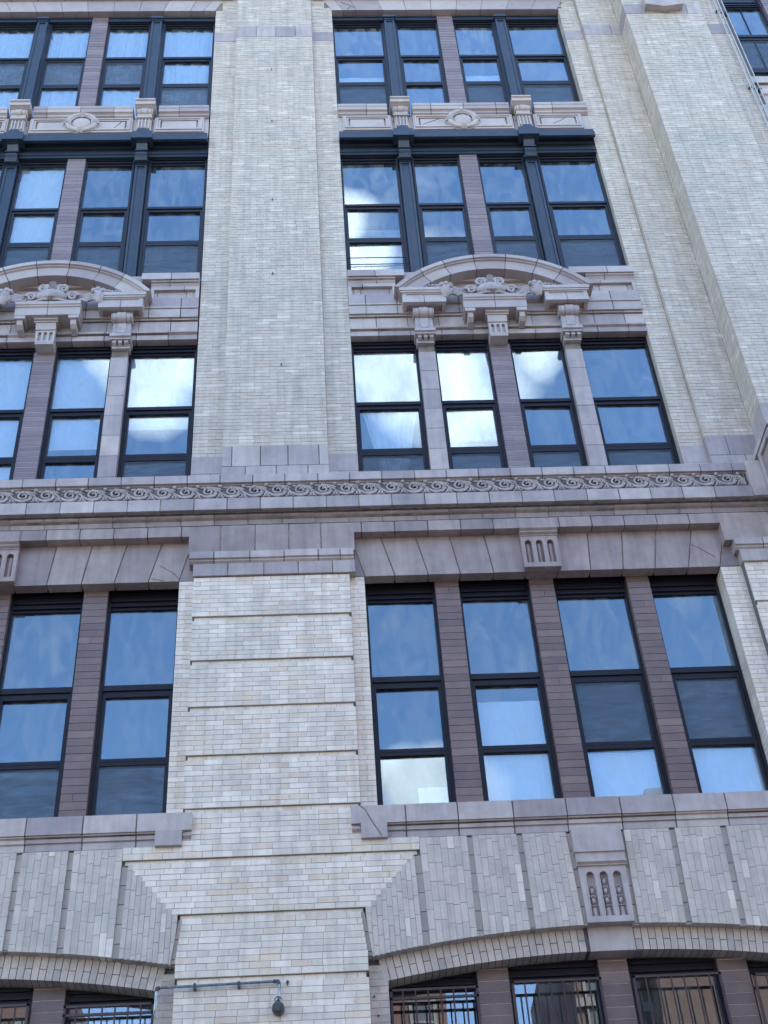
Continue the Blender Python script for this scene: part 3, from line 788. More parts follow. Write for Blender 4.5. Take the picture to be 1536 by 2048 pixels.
# ------------------------------------------------------------------ segmental arch with brick panels
RC, ZC = 2.92, 5.755
def arcz(x, R=12.7, z0=ZC): return z0 - (R - math.sqrt(R * R - (x - RC) ** 2))
def arch():
    grooves = [((1.054, 6.60), (1.080, 5.62), (.985, 6.60), (1.018, 5.62)),
               ((1.610, 6.79), (1.625, 5.69), (1.556, 6.79), (1.560, 5.68)),
               ((2.141, 6.79), (2.155, 5.74), (2.083, 6.79), (2.098, 5.74))]
    right = [((3.777, 6.79), (3.745, 5.72), (3.714, 6.79), (3.690, 5.72)), ((4.333, 6.79), (4.298, 5.68), (4.268, 6.79), (4.237, 5.70)), ((4.91, 6.79), (4.85, 5.62), (4.85, 6.79), (4.80, 5.62))]
    def ln(p, q): return lambda z: p[0] + (q[0] - p[0]) * (z - p[1]) / (q[1] - p[1])
    edges = []
    # list of panels (left line, right line)
    P = [(ln(*grooves[0][:2]), ln(*grooves[1][2:])), (ln(*grooves[1][:2]), ln(*grooves[2][2:])),
         (ln(*grooves[2][:2]), ln((2.608, 6.79), (2.645, 5.76))), (ln((3.225, 6.79), (3.208, 5.74)), ln(*right[0][2:])),
         (ln(*right[0][:2]), ln(*right[1][2:])), (ln(*right[1][:2]), ln(*right[2][2:])), (ln(*right[2][:2]), lambda z: 5.36)]
    JV = .0022
    def soldier(lx, rx, z0f, ztop, y, kind, ncol, BL=.207, depth=.11):
        for c in range(ncol):
            f0, f1 = c / ncol, (c + 1) / ncol
            X = lambda z, f: lx(z) + (rx(z) - lx(z)) * f
            xm = X(6.2, (f0 + f1) / 2); zb = z0f(xm)
            z = ztop; first = True
            while z > zb + .01:
                lnb = BL * (rnd() * .9 + .1) if first else BL
                first = False
                za = max(z - lnb, zb)
                if za - zb < .04: za = zb
                d = (rnd() - .5) * .003
                a0, a1, b0, b1 = X(za, f0) + JV, X(za, f1) - JV, X(z, f0) + JV, X(z, f1) - JV
                zq0 = (z0f(a0) if za == zb else za + J); zq1 = (z0f(a1) if za == zb else za + J)
                brick8([(a0, y + d, zq0), (a1, y + d, zq1), (a1, y + depth, zq1), (a0, y + depth, zq0), (b0, y + d, z - J), (b1, y + d, z - J), (b1, y + depth, z - J), (b0, y + depth, z - J)], rnd(), kind)
                z = za
            mortar_v.plate([(X(zb, f0), zb + .004), (X(zb, f1), zb + .004), (X(ztop, f1), ztop), (X(ztop, f0), ztop)], [], y + .0045, y + depth - .005, rnd(), )
    for lx, rx in P:
        w = rx(6.2) - lx(6.2)
        soldier(lx, rx, arcz, 6.79, -.1, 'voussoir', max(3, round(w / .0685)))
    # toothed panel between grooves 7 and 6
    lx7 = ln((.437, 6.0), (.505, 5.52)); rx6 = ln(*grooves[0][2:])
    n = 10; x = .45
    zt_of = lambda xx: min(6.608, 6.04 + (xx - .47) / .5 * .568) if xx > .47 else 6.04
    k = 0
    while x < 1.0:
        xa, xb = x, x + .055
        zt = zt_of((xa + xb) / 2)
        zt = min(6.605, zt)
        zb = arcz((xa + xb) / 2); z = zt; first = True
        sk = lambda z: (.03 * (6.0 - z) / .48 if z < 6.2 else 0)
        while z > zb + .01:
            za = max(zb, z - (.207 * rnd() if first else .207)); first = False
            if za - zb < .04: za = zb
            A = lambda q, zz: min(max(q + .02 * (6.2 - zz), lx7(zz)), rx6(zz))
            a0, a1, b0, b1 = A(xa, za) + J, A(xb, za) - J, A(xa, z) + J, A(xb, z) - J
            if a1 - a0 > .012 or b1 - b0 > .012:
                d = (rnd() - .5) * .003; a1 = max(a1, a0 + .002); b1 = max(b1, b0 + .002)
                brick8([(a0, -.1 + d, za + J), (a1, -.1 + d, za + J), (a1, .01, za + J), (a0, .01, za + J), (b0, -.1 + d, z - J), (b1, -.1 + d, z - J), (b1, .01, z - J), (b0, .01, z - J)], rnd(), 'voussoir')
                mortar_v.plate([(a0 - J, za), (a1 + J, za), (b1 + J, z), (b0 - J, z)], [], -.095, .005, rnd())
            z = za
        x += .055
    # recessed groove strips, their bed a shade browner
    def strip(p, q, p2, q2, y=-.066):
        g = MB(); zs = p[1]
        while zs > q[1] + .01:
            zn = max(q[1], zs - .207)
            f = ln(p, q); h = ln(p2, q2)
            g = MB(); g.plate([(h(zn) - .004, zn + .004), (f(zn) + .004, zn + .004), (f(zs) + .004, zs - .004), (h(zs) - .004, zs - .004)], [], y, .03, rnd())
            g.build('groove_brick', M_groove, BLD)
            zs = zn
    for g in grooves + right: strip(*g)
    strip((.437, 6.0), (.505, 5.54), (.398, 6.0), (.462, 5.54))
    strip((2.67, 6.79), (2.70, 5.75), (2.61, 6.79), (2.64, 5.75)); strip((3.225, 6.79), (3.21, 5.74), (3.17, 6.79), (3.15, 5.74))
    # backing
    bk = MB(); xs = [.45 + (5.36 - .45) * k / 40 for k in range(41)]
    bk.plate([(x, arcz(x) + .01) for x in xs] + [(5.36, 6.8), (.45, 6.8)], [], -.04, .2)
    # cut by hand: the backing is hidden behind panels
    bk.build('arch_backing', M_mortar, BLD)
    # inner ring of soldiers, flush with the wall, two rings alternate
    R1, R0 = 12.70, 12.46; ZR = ZC - 12.7
    a0 = math.asin((.60 - RC) / 12.46); a1 = math.asin((5.28 - RC) / 12.46); n = 66
    for k in range(n):
        t0 = a0 + (a1 - a0) * k / n; t1 = a0 + (a1 - a0) * (k + 1) / n
        xm = RC + 12.5 * math.sin((t0 + t1) / 2)
        if 2.68 < xm < 3.16: continue
        RT = R1 + .12
        cuts = [R0, RT] if k % 2 else [R0, R0 + .115, RT]
        for ra, rb in zip(cuts, cuts[1:]):
            e = .0038; q = [(ra + e, t0 + e / 12.5), (ra + e, t1 - e / 12.5), (rb - e, t1 - e / 12.5), (rb - e, t0 + e / 12.5)]
            p = [(RC + r * math.sin(t), ZR + r * math.cos(t)) for r, t in q]
            d = (rnd() - .5) * .003
            vs = [(p[0][0], d, p[0][1]), (p[1][0], d, p[1][1]), (p[1][0], .2, p[1][1]), (p[0][0], .2, p[0][1]), (p[3][0], d, p[3][1]), (p[2][0], d, p[2][1]), (p[2][0], .2, p[2][1]), (p[3][0], .2, p[3][1])]
            brick8(vs, rnd(), 'ring')
    bk = MB(); ts = [a0 + (a1 - a0) * k / 40 for k in range(41)]
    bk.plate([(RC + (R0 + .006) * math.sin(t), ZR + (R0 + .006) * math.cos(t)) for t in ts] + [(RC + (R1 + .1) * math.sin(t), ZR + (R1 + .1) * math.cos(t)) for t in reversed(ts)], [], .006, .33)
    bk.build('arch_ring_mortar', M_joint_d, BLD)
    kb = MB(); ts = [math.asin((x - RC) / 12.5) for x in (2.69, 2.77, 2.85, 2.92, 2.99, 3.07, 3.15)]
    kb.plate([(RC + (R0 - .004) * math.sin(t), ZR + (R0 - .004) * math.cos(t)) for t in ts] + [(3.15, 5.85), (2.69, 5.85)], [], -.012, .2)
    tblock(kb)
    # keystone with three carved niches
    m = MB(); y = -.12
    zt = 6.80
    m.plate([(2.655, 6.52), (3.185, 6.52), (3.18, zt), (2.655, zt)], [], -.165, -.02)
    m.plate([(2.665, 6.42), (3.18, 6.42), (3.18, 6.52), (2.665, 6.52)], [], -.145, -.02)
    m.prism([(-.17, 6.42), (-.17, 6.405), (-.14, 6.385), (-.14, 6.375), (0, 6.375), (0, 6.42)], 2.66, 3.185)
    holes = []
    cs = (2.785, 2.925, 3.065)
    for c in cs:
        lp = [(c - .046, 5.83), (c + .046, 5.83), (c + .046, 6.27)] + [(c + .046 * math.cos(PI * k / 10), 6.27 + .046 * math.sin(PI * k / 10)) for k in range(1, 10)] + [(c - .046, 6.27)]
        holes.append(lp[::-1])
    m.plate([(2.685, 5.765), (3.165, 5.765), (3.172, 6.375), (2.675, 6.375)], holes, y, y + .05)
    m.box(2.68, 3.17, y + .05, .0, 5.767, 6.37)
    key = m.build('carved_keystone', M_terra, BLD)
    for i, c in enumerate(cs):
        q = MB(); yb = y + .05
        # niche rim
        rim = [(c - .046, y - .002, 5.84), (c - .046, y - .002, 6.27)] + [(c + .046 * math.cos(PI * k / 10), y - .002, 6.27 + .046 * math.sin(PI * k / 10)) for k in range(9, 0, -1)] + [(c + .046, y - .002, 6.27), (c + .046, y - .002, 5.84)]
        q.tube(rim, .006, 6)
        q.tube([(c, yb - .005, 5.835), (c, yb - .01, 5.93)], [.032, .028], 8)
        z = 5.95
        for kx in range(3 if i == 1 else 2):
            q.ball((c, yb - .015, z), (.036, .025, .012), 10, 5)
            q.ball((c, yb - .015, z + .055), (.026, .026, .038), 10, 6)
            q.ball((c - .02, yb - .03, z + .09), .010, 6, 4); q.ball((c + .02, yb - .03, z + .09), .010, 6, 4)
            q.ball((c, yb - .035, z + .04), .008, 6, 4)
            z += .105
        q.ball((c - .016, yb - .01, z), .010, 6, 4); q.ball((c + .016, yb - .01, z + .008), .010, 6, 4); q.ball((c, yb - .01, z + .01), .010, 6, 4)
        q.build('carved_husk', M_orn, key, True)
    # strip of wall beside the barred windows
    field(.457, .648, 3.9, 5.47, 0, 'ring', depth=.06, endR=.3, alt=True, ch=.072)
    # strip beside the tall windows
    field(.457, .642, 7.16, 10.40, 0, 'jamb', depth=.06, endR=.28, alt=True)
for MIR in (None, LMIR): arch()
MIR = None
field(5.095, 5.37, 7.16, 10.40, 0, 'jamb', depth=.06, endL=.28, BL=.2)

# ------------------------------------------------------------------ entablature between the two upper rows
def ent():
    x0, x1 = .645, 5.0
    js = lambda o: steps(x0, x1, .46, o)
    course(x0, 1.50, [(-.12, 16.235), (-.12, 16.095)], [1.06], back=.22, mat=M_terra_up)
    course(4.02, x1, [(-.12, 16.235), (-.12, 16.095)], [4.6], back=.22, mat=M_terra_up)
    course(1.50, 4.02, [(-.06, 16.235), (-.06, 16.0)], [2.1, 2.8, 3.5], back=.22, mat=M_terra_up)
    for a, b, j in ((x0, 1.36, [1.08]), (4.26, x1, [4.55])):
        course(a, b, [(-.095, 16.09), (-.095, 16.065), (-.07, 16.05), (-.045, 16.01), (-.045, 15.99)], j, back=.1, mat=M_terra_up)
        course(a, b, [(-.05, 15.985), (-.05, 15.925)], [a + .22], back=.1, mat=M_terra_up)
        course(a, b, [(-.0, 15.925), (-.0, 15.745)], [a + .19, a + .62], back=.1, mat=M_terra_up)
        tblock(MB().box(a + .0, a + .05, -.048, .0, 15.74, 15.93), M_terra_up); tblock(MB().box(b - .05, b, -.048, .0, 15.74, 15.93), M_terra_up)
        m = MB(); m.box(a + .10, b - .08, -.012, .0, 15.765, 15.785); m.box(a + .10, a + .115, -.012, .0, 15.785, 15.90); m.build('panel_bead', M_terra_up, BLD)
    course(x0, x1, [(-.05, 15.74), (-.05, 15.525)], js(.25), back=.1, mat=M_terra_up)
    course(x0, x1, [(-.045, 15.52), (-.075, 15.51), (-.075, 15.48), (-.06, 15.475), (-.06, 15.295)], js(.25), back=.1, mat=M_terra_up)
    course(x0, x1, [(-.03, 15.29), (-.03, 15.262), (-.0, 15.255), (-.0, 15.03)], js(.39), back=.12, mat=M_terra)
    course(x0, x1, [(-.015, 15.025), (-.035, 15.01), (-.035, 14.985), (-.0, 14.965), (-.0, 14.868)], js(.41), back=.12, mat=M_terra)
    # cornice blocks the arched pediment springs from
    for a, b in ((1.385, 2.105), (3.495, 4.215)):
        c = (a + b) / 2
        m = MB(); 
        m.plate([(a - .0, 15.555), (b + .0, 15.555), (b + .0, 15.62), (a - .0, 15.62)], [], -.275, .05)
        m.plate([(a + .015, 15.52), (b - .015, 15.52), (b - .015, 15.555), (a + .015, 15.555)], [], -.262, .05)
        m.plate([(a + .04, 15.50), (b - .04, 15.50), (b - .04, 15.52), (a + .04, 15.52)], [], -.245, .05)
        for s, e in ((a + .04, c - .004), (c + .004, b - .04)):
            m.prism([(-.225, 15.50), (-.232, 15.46), (-.25, 15.40), (-.25, 15.31), (-.18, 15.31), (-.18, 15.36), (-.05, 15.36), (.05, 15.5)], s, e)
        m.box(a + .045, a + .10, -.24, 0, 15.312, 15.5); m.box(b - .10, b - .045, -.24, 0, 15.312, 15.5)
        tblock(m, M_terra_up)
    # arched pediment, segment by segment
    R, cx, cz = 1.868, 2.80, 14.49
    prof = [(1.868, -.29), (1.80, -.29), (1.793, -.262), (1.772, -.262), (1.762, -.235), (1.585, -.235), (1.585, .0), (1.868, .0)]
    th = math.acos((15.62 - cz) / 1.868)
    cuts = [-th, -.62, -.40, -.135, .135, .40, .62, th]
    for t0, t1 in zip(cuts, cuts[1:]):
        n = 8; m = MB(); vs = []
        for k in range(n + 1):
            t = t0 + .004 + (t1 - t0 - .008) * k / n
            for r, y in prof: vs.append((cx + r * math.sin(t), y, max(cz + r * math.cos(t), 15.615)))
        p = len(prof)
        fs = [(k * p + i, k * p + (i + 1) % p, (k + 1) * p + (i + 1) % p, (k + 1) * p + i) for k in range(n) for i in range(p)]
        tri = tessellate_polygon([[Vector((r, y, 0)) for r, y in prof]])
        fs += [tuple(q) for q in tri] + [tuple(n * p + i for i in reversed(q)) for q in tri]
        m.add(vs, fs, rnd()); tblock(m, M_terra_up)
    m = MB(); ts = [-th + 2 * th * k / 30 for k in range(31)]
    m.plate([(cx + 1.84 * math.sin(t), max(15.61, cz + 1.84 * math.cos(t))) for t in ts], [], -.01, .1); m.build('pediment_wall', M_terra, BLD)
    tn = tanm
    for t in cuts[1:-1]:
        a = (cx + 1.862 * math.sin(t), cz + 1.862 * math.cos(t)); b = (cx + 1.59 * math.sin(t), cz + 1.59 * math.cos(t)); w = (.008 * math.cos(t), -.008 * math.sin(t))
        tn.plate([(a[0] - w[0], a[1] - w[1]), (b[0] - w[0], b[1] - w[1]), (b[0] + w[0], b[1] + w[1]), (a[0] + w[0], a[1] + w[1])], [], -.236, 0)
    # centre cornice under the cartouche
    a, b = 2.31, 3.24
    for s, e in ((a, (a + b) / 2 - .004), ((a + b) / 2 + .004, b)):
        m = MB().prism([(-.285, 15.42), (-.285, 15.365), (-.27, 15.355), (-.27, 15.33), (-.255, 15.32), (-.25, 15.315), (-.25, 15.165), (.0, 15.165), (.0, 15.42)], s, e, rnd())
        tblock(m, M_terra_up)
    for s in (a + .01, b - .16):
        m = MB().box(s, s + .15, -.245, 0, 15.10, 15.165); m.box(s + .035, s + .115, -.2, 0, 15.075, 15.10)
        tblock(m, M_terra_up)
        g = MB().prism([(-.21, 15.10), (-.22, 15.06), (-.20, 15.01), (-.14, 14.965), (-.02, 14.955), (-.02, 15.10)], s + .035, s + .115)
        g.build('drop_bracket', M_terra_up, BLD)
    # centre fluted bracket
    m = MB(); m.prism([(-.20, 15.165), (-.20, 15.13), (-.17, 15.12), (-.17, 15.10), (0, 15.10), (0, 15.165)], 2.625, 2.965)
    m.prism([(-.155, 15.10), (-.13, 14.98), (0, 14.98), (0, 15.10)], 2.65, 2.935)
    holes = []
    for c in (2.712, 2.79, 2.868):
        lp = [(c - .024, 14.76), (c + .024, 14.76), (c + .024, 14.92)] + [(c + .024 * math.cos(PI * k / 6), 14.92 + .024 * math.sin(PI * k / 6)) for k in range(1, 6)] + [(c - .024, 14.92)]
        holes.append(lp[::-1])
    m.plate([(2.66, 14.72), (2.92, 14.72), (2.935, 14.98), (2.65, 14.98)], holes, -.115, -.08)
    m.box(2.662, 2.918, -.08, .14, 14.722, 14.975); m.box(2.66, 2.92, -.115, .14, 14.69, 14.725)
    m.build('fluted_bracket', M_terra_up, BLD)
    # scroll consoles above the terracotta mullions
    for x in (1.57, 3.72):
        w = .30
        m = MB(); m.prism([(-.20, 15.36), (-.20, 15.33), (-.16, 15.32), (0, 15.32), (0, 15.36)], x + .0, x + w)
        # rolled top
        def roll(xa, xb, r, n=14):
            pr = [(-.10 + r * math.cos(2 * PI * k / n), 15.215 + r * math.sin(2 * PI * k / n)) for k in range(n)]
            m.prism(pr, xa, xb)
        roll(x, x + .022, .088); roll(x + .026, x + .085, .092); roll(x + .09, x + .215, .104); roll(x + .22, x + .278, .092); roll(x + .282, x + w, .088)
        m.prism([(-.05, 15.2), (-.10, 15.12), (-.085, 15.0), (-.085, 14.93), (-.13, 14.87), (-.13, 14.855), (0, 14.855), (0, 15.2)], x + .022, x + w - .022)
        m.prism([(-.06, 15.14), (-.12, 15.10), (-.10, 15.0), (-.10, 14.93), (-.12, 14.90), (0, 14.9), (0, 15.14)], x + .09, x + .215)
        m.prism([(-.15, 14.855), (-.15, 14.80), (-.12, 14.79), (-.12, 14.76), (.1, 14.76), (.1, 14.855)], x + .0, x + w)
        m.box(x + .02, x + w - .03, -.03, .1, 14.66, 14.76)
        for g in (.04, .125, .21):
            m.prism([(-.095, 14.76), (-.095, 14.715), (-.03, 14.69), (-.02, 14.76)], x + g, x + g + .055)
        m.build('scroll_console', M_orn, BLD, True)
    # cartouche
    q = MB(); y = -.20; c0 = 2.755
    q.ball((c0, y - .02, 15.585), (.225, .12, .120), 24, 12); q.ball((c0, y + .07, 15.62), (.40, .09, .16), 20, 8); q.ball((c0, y + .07, 15.76), (.22, .09, .12), 16, 8)
    for s in (-1, 1):
        q.tube([(c0 + s * (.30 + (.075 - .0028 * a) * math.cos(a * .42)), y - .02, 15.60 + (.085 - .003 * a) * math.sin(a * .42)) for a in range(24)], [.030 - .0007 * a for a in range(24)], 7)
        q.tube([(c0 + s * .34, y, 15.50), (c0 + s * .27, y - .03, 15.455), (c0 + s * .20, y - .06, 15.44), (c0 + s * .10, y - .08, 15.47), (c0 + s * .04, y - .09, 15.455)], [.03, .033, .03, .024, .014], 7)
        q.tube([(c0 + s * (.15 + (.07 - .0025 * a) * math.cos(PI - a * .40)), y - .01, 15.79 + (.08 - .0028 * a) * math.sin(PI - a * .40)) for a in range(24)], [.030 - .0007 * a for a in range(24)], 7)
        q.tube([(c0 + s * .09, y, 15.86), (c0 + s * .06, y - .03, 15.80), (c0 + s * .08, y - .02, 15.72), (c0 + s * .16, y - .01, 15.69)], [.038, .036, .03, .024], 7)
        q.tube([(c0 + s * .20, y + .05, 15.72), (c0 + s * .30, y + .04, 15.71), (c0 + s * .40, y + .04, 15.70)], [.045, .04, .02], 6)
    for k in range(7):
        q.ball((c0 - .09 + .03 * k, y - .10 - .008 * (3 - abs(k - 3)), 15.505 + .014 * abs(k - 3)), (.014, .016, .034), 6, 5)
    q.ball((c0, y - .02, 15.80), (.06, .06, .085), 10, 7)
    for k in range(4): q.tube([(c0 - .05, y - .075, 15.76 + .03 * k), (c0, y - .09, 15.765 + .03 * k), (c0 + .05, y - .075, 15.76 + .03 * k)], .007, 6)
    q.build('cartouche', M_orn, BLD, True)
    for s in (-1, 1):
        # ribbon swags and overflowing fruit horns
        q = MB()
        for k in range(4):
            q.tube([(c0 + s * (.40 + .01 * k), y + .03, 15.66 - .035 * k), (c0 + s * .50, y + .01, 15.655 - .04 * k), (c0 + s * .60, y - .01, 15.69 - .05 * k)], [.022, .028, .022], 7)
        q.tube([(c0 + s * .37, y, 15.50), (c0 + s * .46, y - .02, 15.51), (c0 + s * .52, y - .01, 15.48)], [.03, .034, .02], 7)
        q.tube([(c0 + s * .64, y - .02, 15.66), (c0 + s * .60, y - .04, 15.58), (c0 + s * .62, y - .05, 15.49), (c0 + s * .68, y - .05, 15.45)], [.022, .02, .018, .012], 7)
        q.tube([(c0 + s * .70, y - .02, 15.43), (c0 + s * .68, y - .03, 15.50), (c0 + s * .70, y - .03, 15.60)], [.035, .075, .085], 10)
        q.build('carved_swag', M_orn, BLD, True)
        for (dx, dz, r) in ((.60, .10, .035), (.66, .125, .042), (.73, .10, .038), (.69, .06, .036), (.64, .055, .03), (.78, .075, .03), (.82, .09, .024), (.87, .075, .022), (.92, .08, .018), (.96, .07, .016)):
            f = MB().ball((c0 + s * dx, y - .05 + .02 * rnd(), 15.60 + dz), r * 1.15, 10, 7); f.build('carved_fruit', M_orn, BLD, True)
for MIR in (None, UMIR): ent()
MIR = None

# ------------------------------------------------------------------ iron storey cornice and terracotta spandrels
def iron():
    x0, x1 = .645, 5.0
    m = MB()
    m.prism([(-.02, 19.99), (-.12, 19.955), (-.12, 19.895), (-.13, 19.885), (-.13, 19.855), (-.15, 19.845), (-.15, 19.73), (-.10, 19.73), (-.085, 19.76), (-.04, 19.80), (.03, 19.83), (.15, 19.83), (.15, 19.99)], x0, x1 - .01)
    m.build('iron_cornice', M_iron, BLD)
    m = MB(); m.prism([(.03, 19.84), (.03, 19.80), (.06, 19.78), (.06, 19.665), (.045, 19.655), (.045, 19.635), (.025, 19.615), (.025, 19.575), (.045, 19.568), (.045, 19.512), (.14, 19.512), (.14, 19.84)], x0, x1)
    m.build('iron_frieze', M_iron, BLD)
    for c in (1.725, 3.85):
        m = MB()
        m.box(c - .175, c + .175, -.2, .0, 19.715, 19.87); m.box(c - .165, c + .165, -.185, .0, 19.87, 19.93)
        m.plate([(c + .11 * math.cos(PI * k / 12), 19.93 + .12 * math.sin(PI * k / 12)) for k in range(13)], [], -.17, .0)
        m.plate([(c + .05 * math.cos(PI * k / 12), 19.93 + .055 * math.sin(PI * k / 12)) for k in range(13)], [], -.185, -.16)
        m.prism([(-.17, 19.715), (-.10, 19.70), (-.05, 19.60), (-.05, 19.55), (.05, 19.55), (.05, 19.715)], c - .09, c + .09)
        m.box(c - .105, c + .105, -.085, .05, 19.52, 19.55); m.box(c - .085, c + .085, -.06, .05, 19.47, 19.52)
        m.prism([(-.08, 19.47), (-.08, 19.44), (-.05, 19.40), (-.07, 19.35), (-.04, 19.30), (.1, 19.30), (.1, 19.47)], c - .10, c + .10)
        m.build('iron_bracket', M_iron, BLD)
        for (zb, zt) in ((16.12, 19.3), (20.75, 23.98)):
            p = MB()
            p.box(c - .125, c + .125, .16, GY + .06, zb, zt + .1)
            p.plate([(c - .095, zb), (c + .095, zb), (c + .095, zt), (c - .095, zt)], [[(c - .06, zb + .14), (c - .06, zt - .06), (c + .06, zt - .06), (c + .06, zb + .14)]], .04, .17)
            p.box(c - .059, c + .059, .058, .1, zb + .141, zt - .061)
            o = p.build('iron_mullion', M_iron, BLD)
            MB().box(c - .105, c + .105, .02, .15, zb, zb + .09).build('iron_base', M_iron, o)
            k = MB(); k.box(c - .10, c + .10, .028, .1, zt - .02, zt + .03); k.box(c - .12, c + .12, .0, .1, zt + .03, zt + .07)
            k.box(c - .10, c + .10, .015, .1, zt + .07, zt + .12); k.build('iron_capital', M_iron, o)
            s = MB()
            for (sx, sz) in ((-.155, 0), (.125, 0)): s.box(c + sx, c + sx + .03, .19, GY + .06, zb, zt + .4)
            s.build('side_stile', M_iron, o)
    # lintel board above the top row
    m = MB(); m.box(x0, 2.65, .12, GY + .02, 24.09, 24.9); m.box(2.95, x1, .12, GY + .02, 24.09, 24.9)
    m.box(x0, 2.65, .10, GY + .02, 24.18, 24.2); m.box(2.95, x1, .10, GY + .02, 24.18, 24.2)
    m.build('iron_lintel', M_iron, BLD)
    # spandrel
    jn = lambda o: steps(x0, x1, .33, o)
    T = M_terra_up
    for a, b in ((x0, 1.50), (1.94, 3.63), (4.07, x1)):
        course(a, b, [(-.11, 20.82), (-.11, 20.755), (-.10, 20.745), (-.10, 20.655), (-.08, 20.645), (-.06, 20.63), (-.06, 20.585), (-.03, 20.565), (-.02, 20.555)], steps(a, b, .57, .50 if b < 1.6 else .32), T, back=.2)
    course(x0, x1, [(.0, 20.555), (.0, 19.98)], jn(.4), T, back=.1)
    def panel(a, b):
        m = MB()
        hole = [(a + .10, 20.235), (b - .10, 20.235), (b - .10, 20.46), (a + .10, 20.46)]
        m.plate([(a, 20.12), (b, 20.12), (b, 20.545), (a, 20.545)], [hole[::-1]], -.045, .005)
        m.plate([(a + .03, 20.17), (b - .03, 20.17), (b - .03, 20.52), (a + .03, 20.52)], [[(a + .06, 20.20), (a + .06, 20.49), (b - .06, 20.49), (b - .06, 20.20)]], -.062, -.04)
        m.build('spandrel_panel', T, BLD)
        m = MB().box(a + .13, b - .13, -.035, .005, 20.25, 20.445); m.build('panel_field', T, BLD)
    panel(.72, 1.56); panel(1.93, 3.66); panel(4.03, 4.87)
    # console in the spandrel above each iron bracket
    for c in (1.725, 3.85):
        m = MB(); w = .17
        m.prism([(-.215, 20.88), (-.215, 20.845), (-.19, 20.835), (-.19, 20.75), (-.16, 20.745), (-.12, 20.70), (.2, 20.70), (.2, 20.88)], c - w, c + w)
        n = 14
        for xa, xb, r in ((c - .135, c - .115, .075), (c - .11, c - .055, .080), (c - .05, c + .05, .09), (c + .055, c + .11, .080), (c + .115, c + .135, .075)):
            m.prism([(-.09 + r * math.cos(2 * PI * k / n), 20.60 + r * math.sin(2 * PI * k / n)) for k in range(n)], xa, xb)
        m.prism([(-.12, 20.60), (-.13, 20.50), (-.09, 20.44), (-.09, 20.10), (0, 20.10), (0, 20.60)], c - .12, c + .12)
        m.prism([(-.14, 20.44), (-.14, 20.415), (-.10, 20.40), (0, 20.40), (0, 20.44)], c - .135, c + .135)
        for g in (-.095, -.035, .025, .085 - .01): m.box(c + g, c + g + .02, -.125, -.08, 20.12, 20.38)
        m.build('scroll_console', T if MIR is not None or c > 3 else M_terra, BLD, True)
    # wreath medallion
    m = MB(); cx, cz = 2.79, 20.365
    ring = [(cx + .235 * math.cos(2 * PI * k / 40), -.07, cz + .235 * math.sin(2 * PI * k / 40)) for k in range(41)]
    m.tube(ring, .045, 8, caps=False)
    m.tube([(cx + .28 * math.cos(2 * PI * k / 40), -.05, cz + .28 * math.sin(2 * PI * k / 40)) for k in range(41)], .014, 6, caps=False)
    m.tube([(cx + .185 * math.cos(2 * PI * k / 40), -.08, cz + .185 * math.sin(2 * PI * k / 40)) for k in range(41)], .012, 6, caps=False)
    for a in (PI / 2, 0, PI, -PI / 2):
        for k in (-.13, -.045, .045, .13):
            m.tube([(cx + r * math.cos(a + k), -.07 - .05 * (1 - abs(r - .235) / .07), cz + r * math.sin(a + k)) for r in (.17, .20, .235, .27, .30)], .012, 6)
    w = m.build('wreath_medallion', T, BLD, True)
    MB().ball((cx, -.03, cz), (.175, .085, .175), 24, 10).build('medallion_boss', T, w, True)
    # lintel of the top row: slanted blocks
    tops = [.49, .70, 1.009, 1.521, 2.034, 2.557, 3.07, 3.58, 4.10, 4.62, 5.13]
    bots = [.64, .86, 1.109, 1.616, 2.067, 2.547, 3.03, 3.50, 3.99, 4.47, 4.99]
    zb, zt = 24.235, 24.62
    tanm.plate([(.5, zb + .004), (5.13, zb + .004), (5.13, zt), (.5, zt)], [], .0, .10)
    for i in range(10):
        tblock(MB().plate([(bots[i] + .005, zb), (bots[i + 1] - .005, zb), (tops[i + 1] - .005, zt), (tops[i] + .005, zt)], [], -.01 + (rnd() - .5) * .004, .15, rnd()), T)
    course(.30, 5.34, [(-.16, 25.3), (-.16, 24.74), (-.10, 24.70), (-.09, 24.64), (-.05, 24.62)], steps(.3, 5.34, .5, .2), T, back=.2)
for MIR in (None, UMIR): iron()
MIR = None

def crack(pts, y):
    MB().tube([(a, y, b) for a, b in pts], .0065, 5).build('crack', M_tan, BLD)
crack([(.45, 7.155), (.50, 7.11), (.55, 7.0), (.60, 6.91), (.66, 6.80)], -.152)
crack([(-1.885, 10.66), (-1.82, 10.62), (-1.70, 10.53), (-1.63, 10.44)], -.001)
crack([(-1.965, 10.455), (-1.90, 10.445), (-1.82, 10.415)], -.001)
crack([(4.80, 10.77), (4.88, 10.72), (4.98, 10.63), (5.06, 10.56)], -.001)
crack([(.82, 24.55), (.90, 24.47), (1.02, 24.40)], -.012); crack([(.95, 24.27), (1.0, 24.36), (1.08, 24.34)], -.012)
crack([(-3.05, 20.44), (-3.10, 20.36), (-3.16, 20.26)], -.036); crack([(2.1, 20.28), (2.25, 20.36), (2.38, 20.44)], -.036)
crack([(4.36, 20.27), (4.50, 20.36), (4.58, 20.43)], -.036)
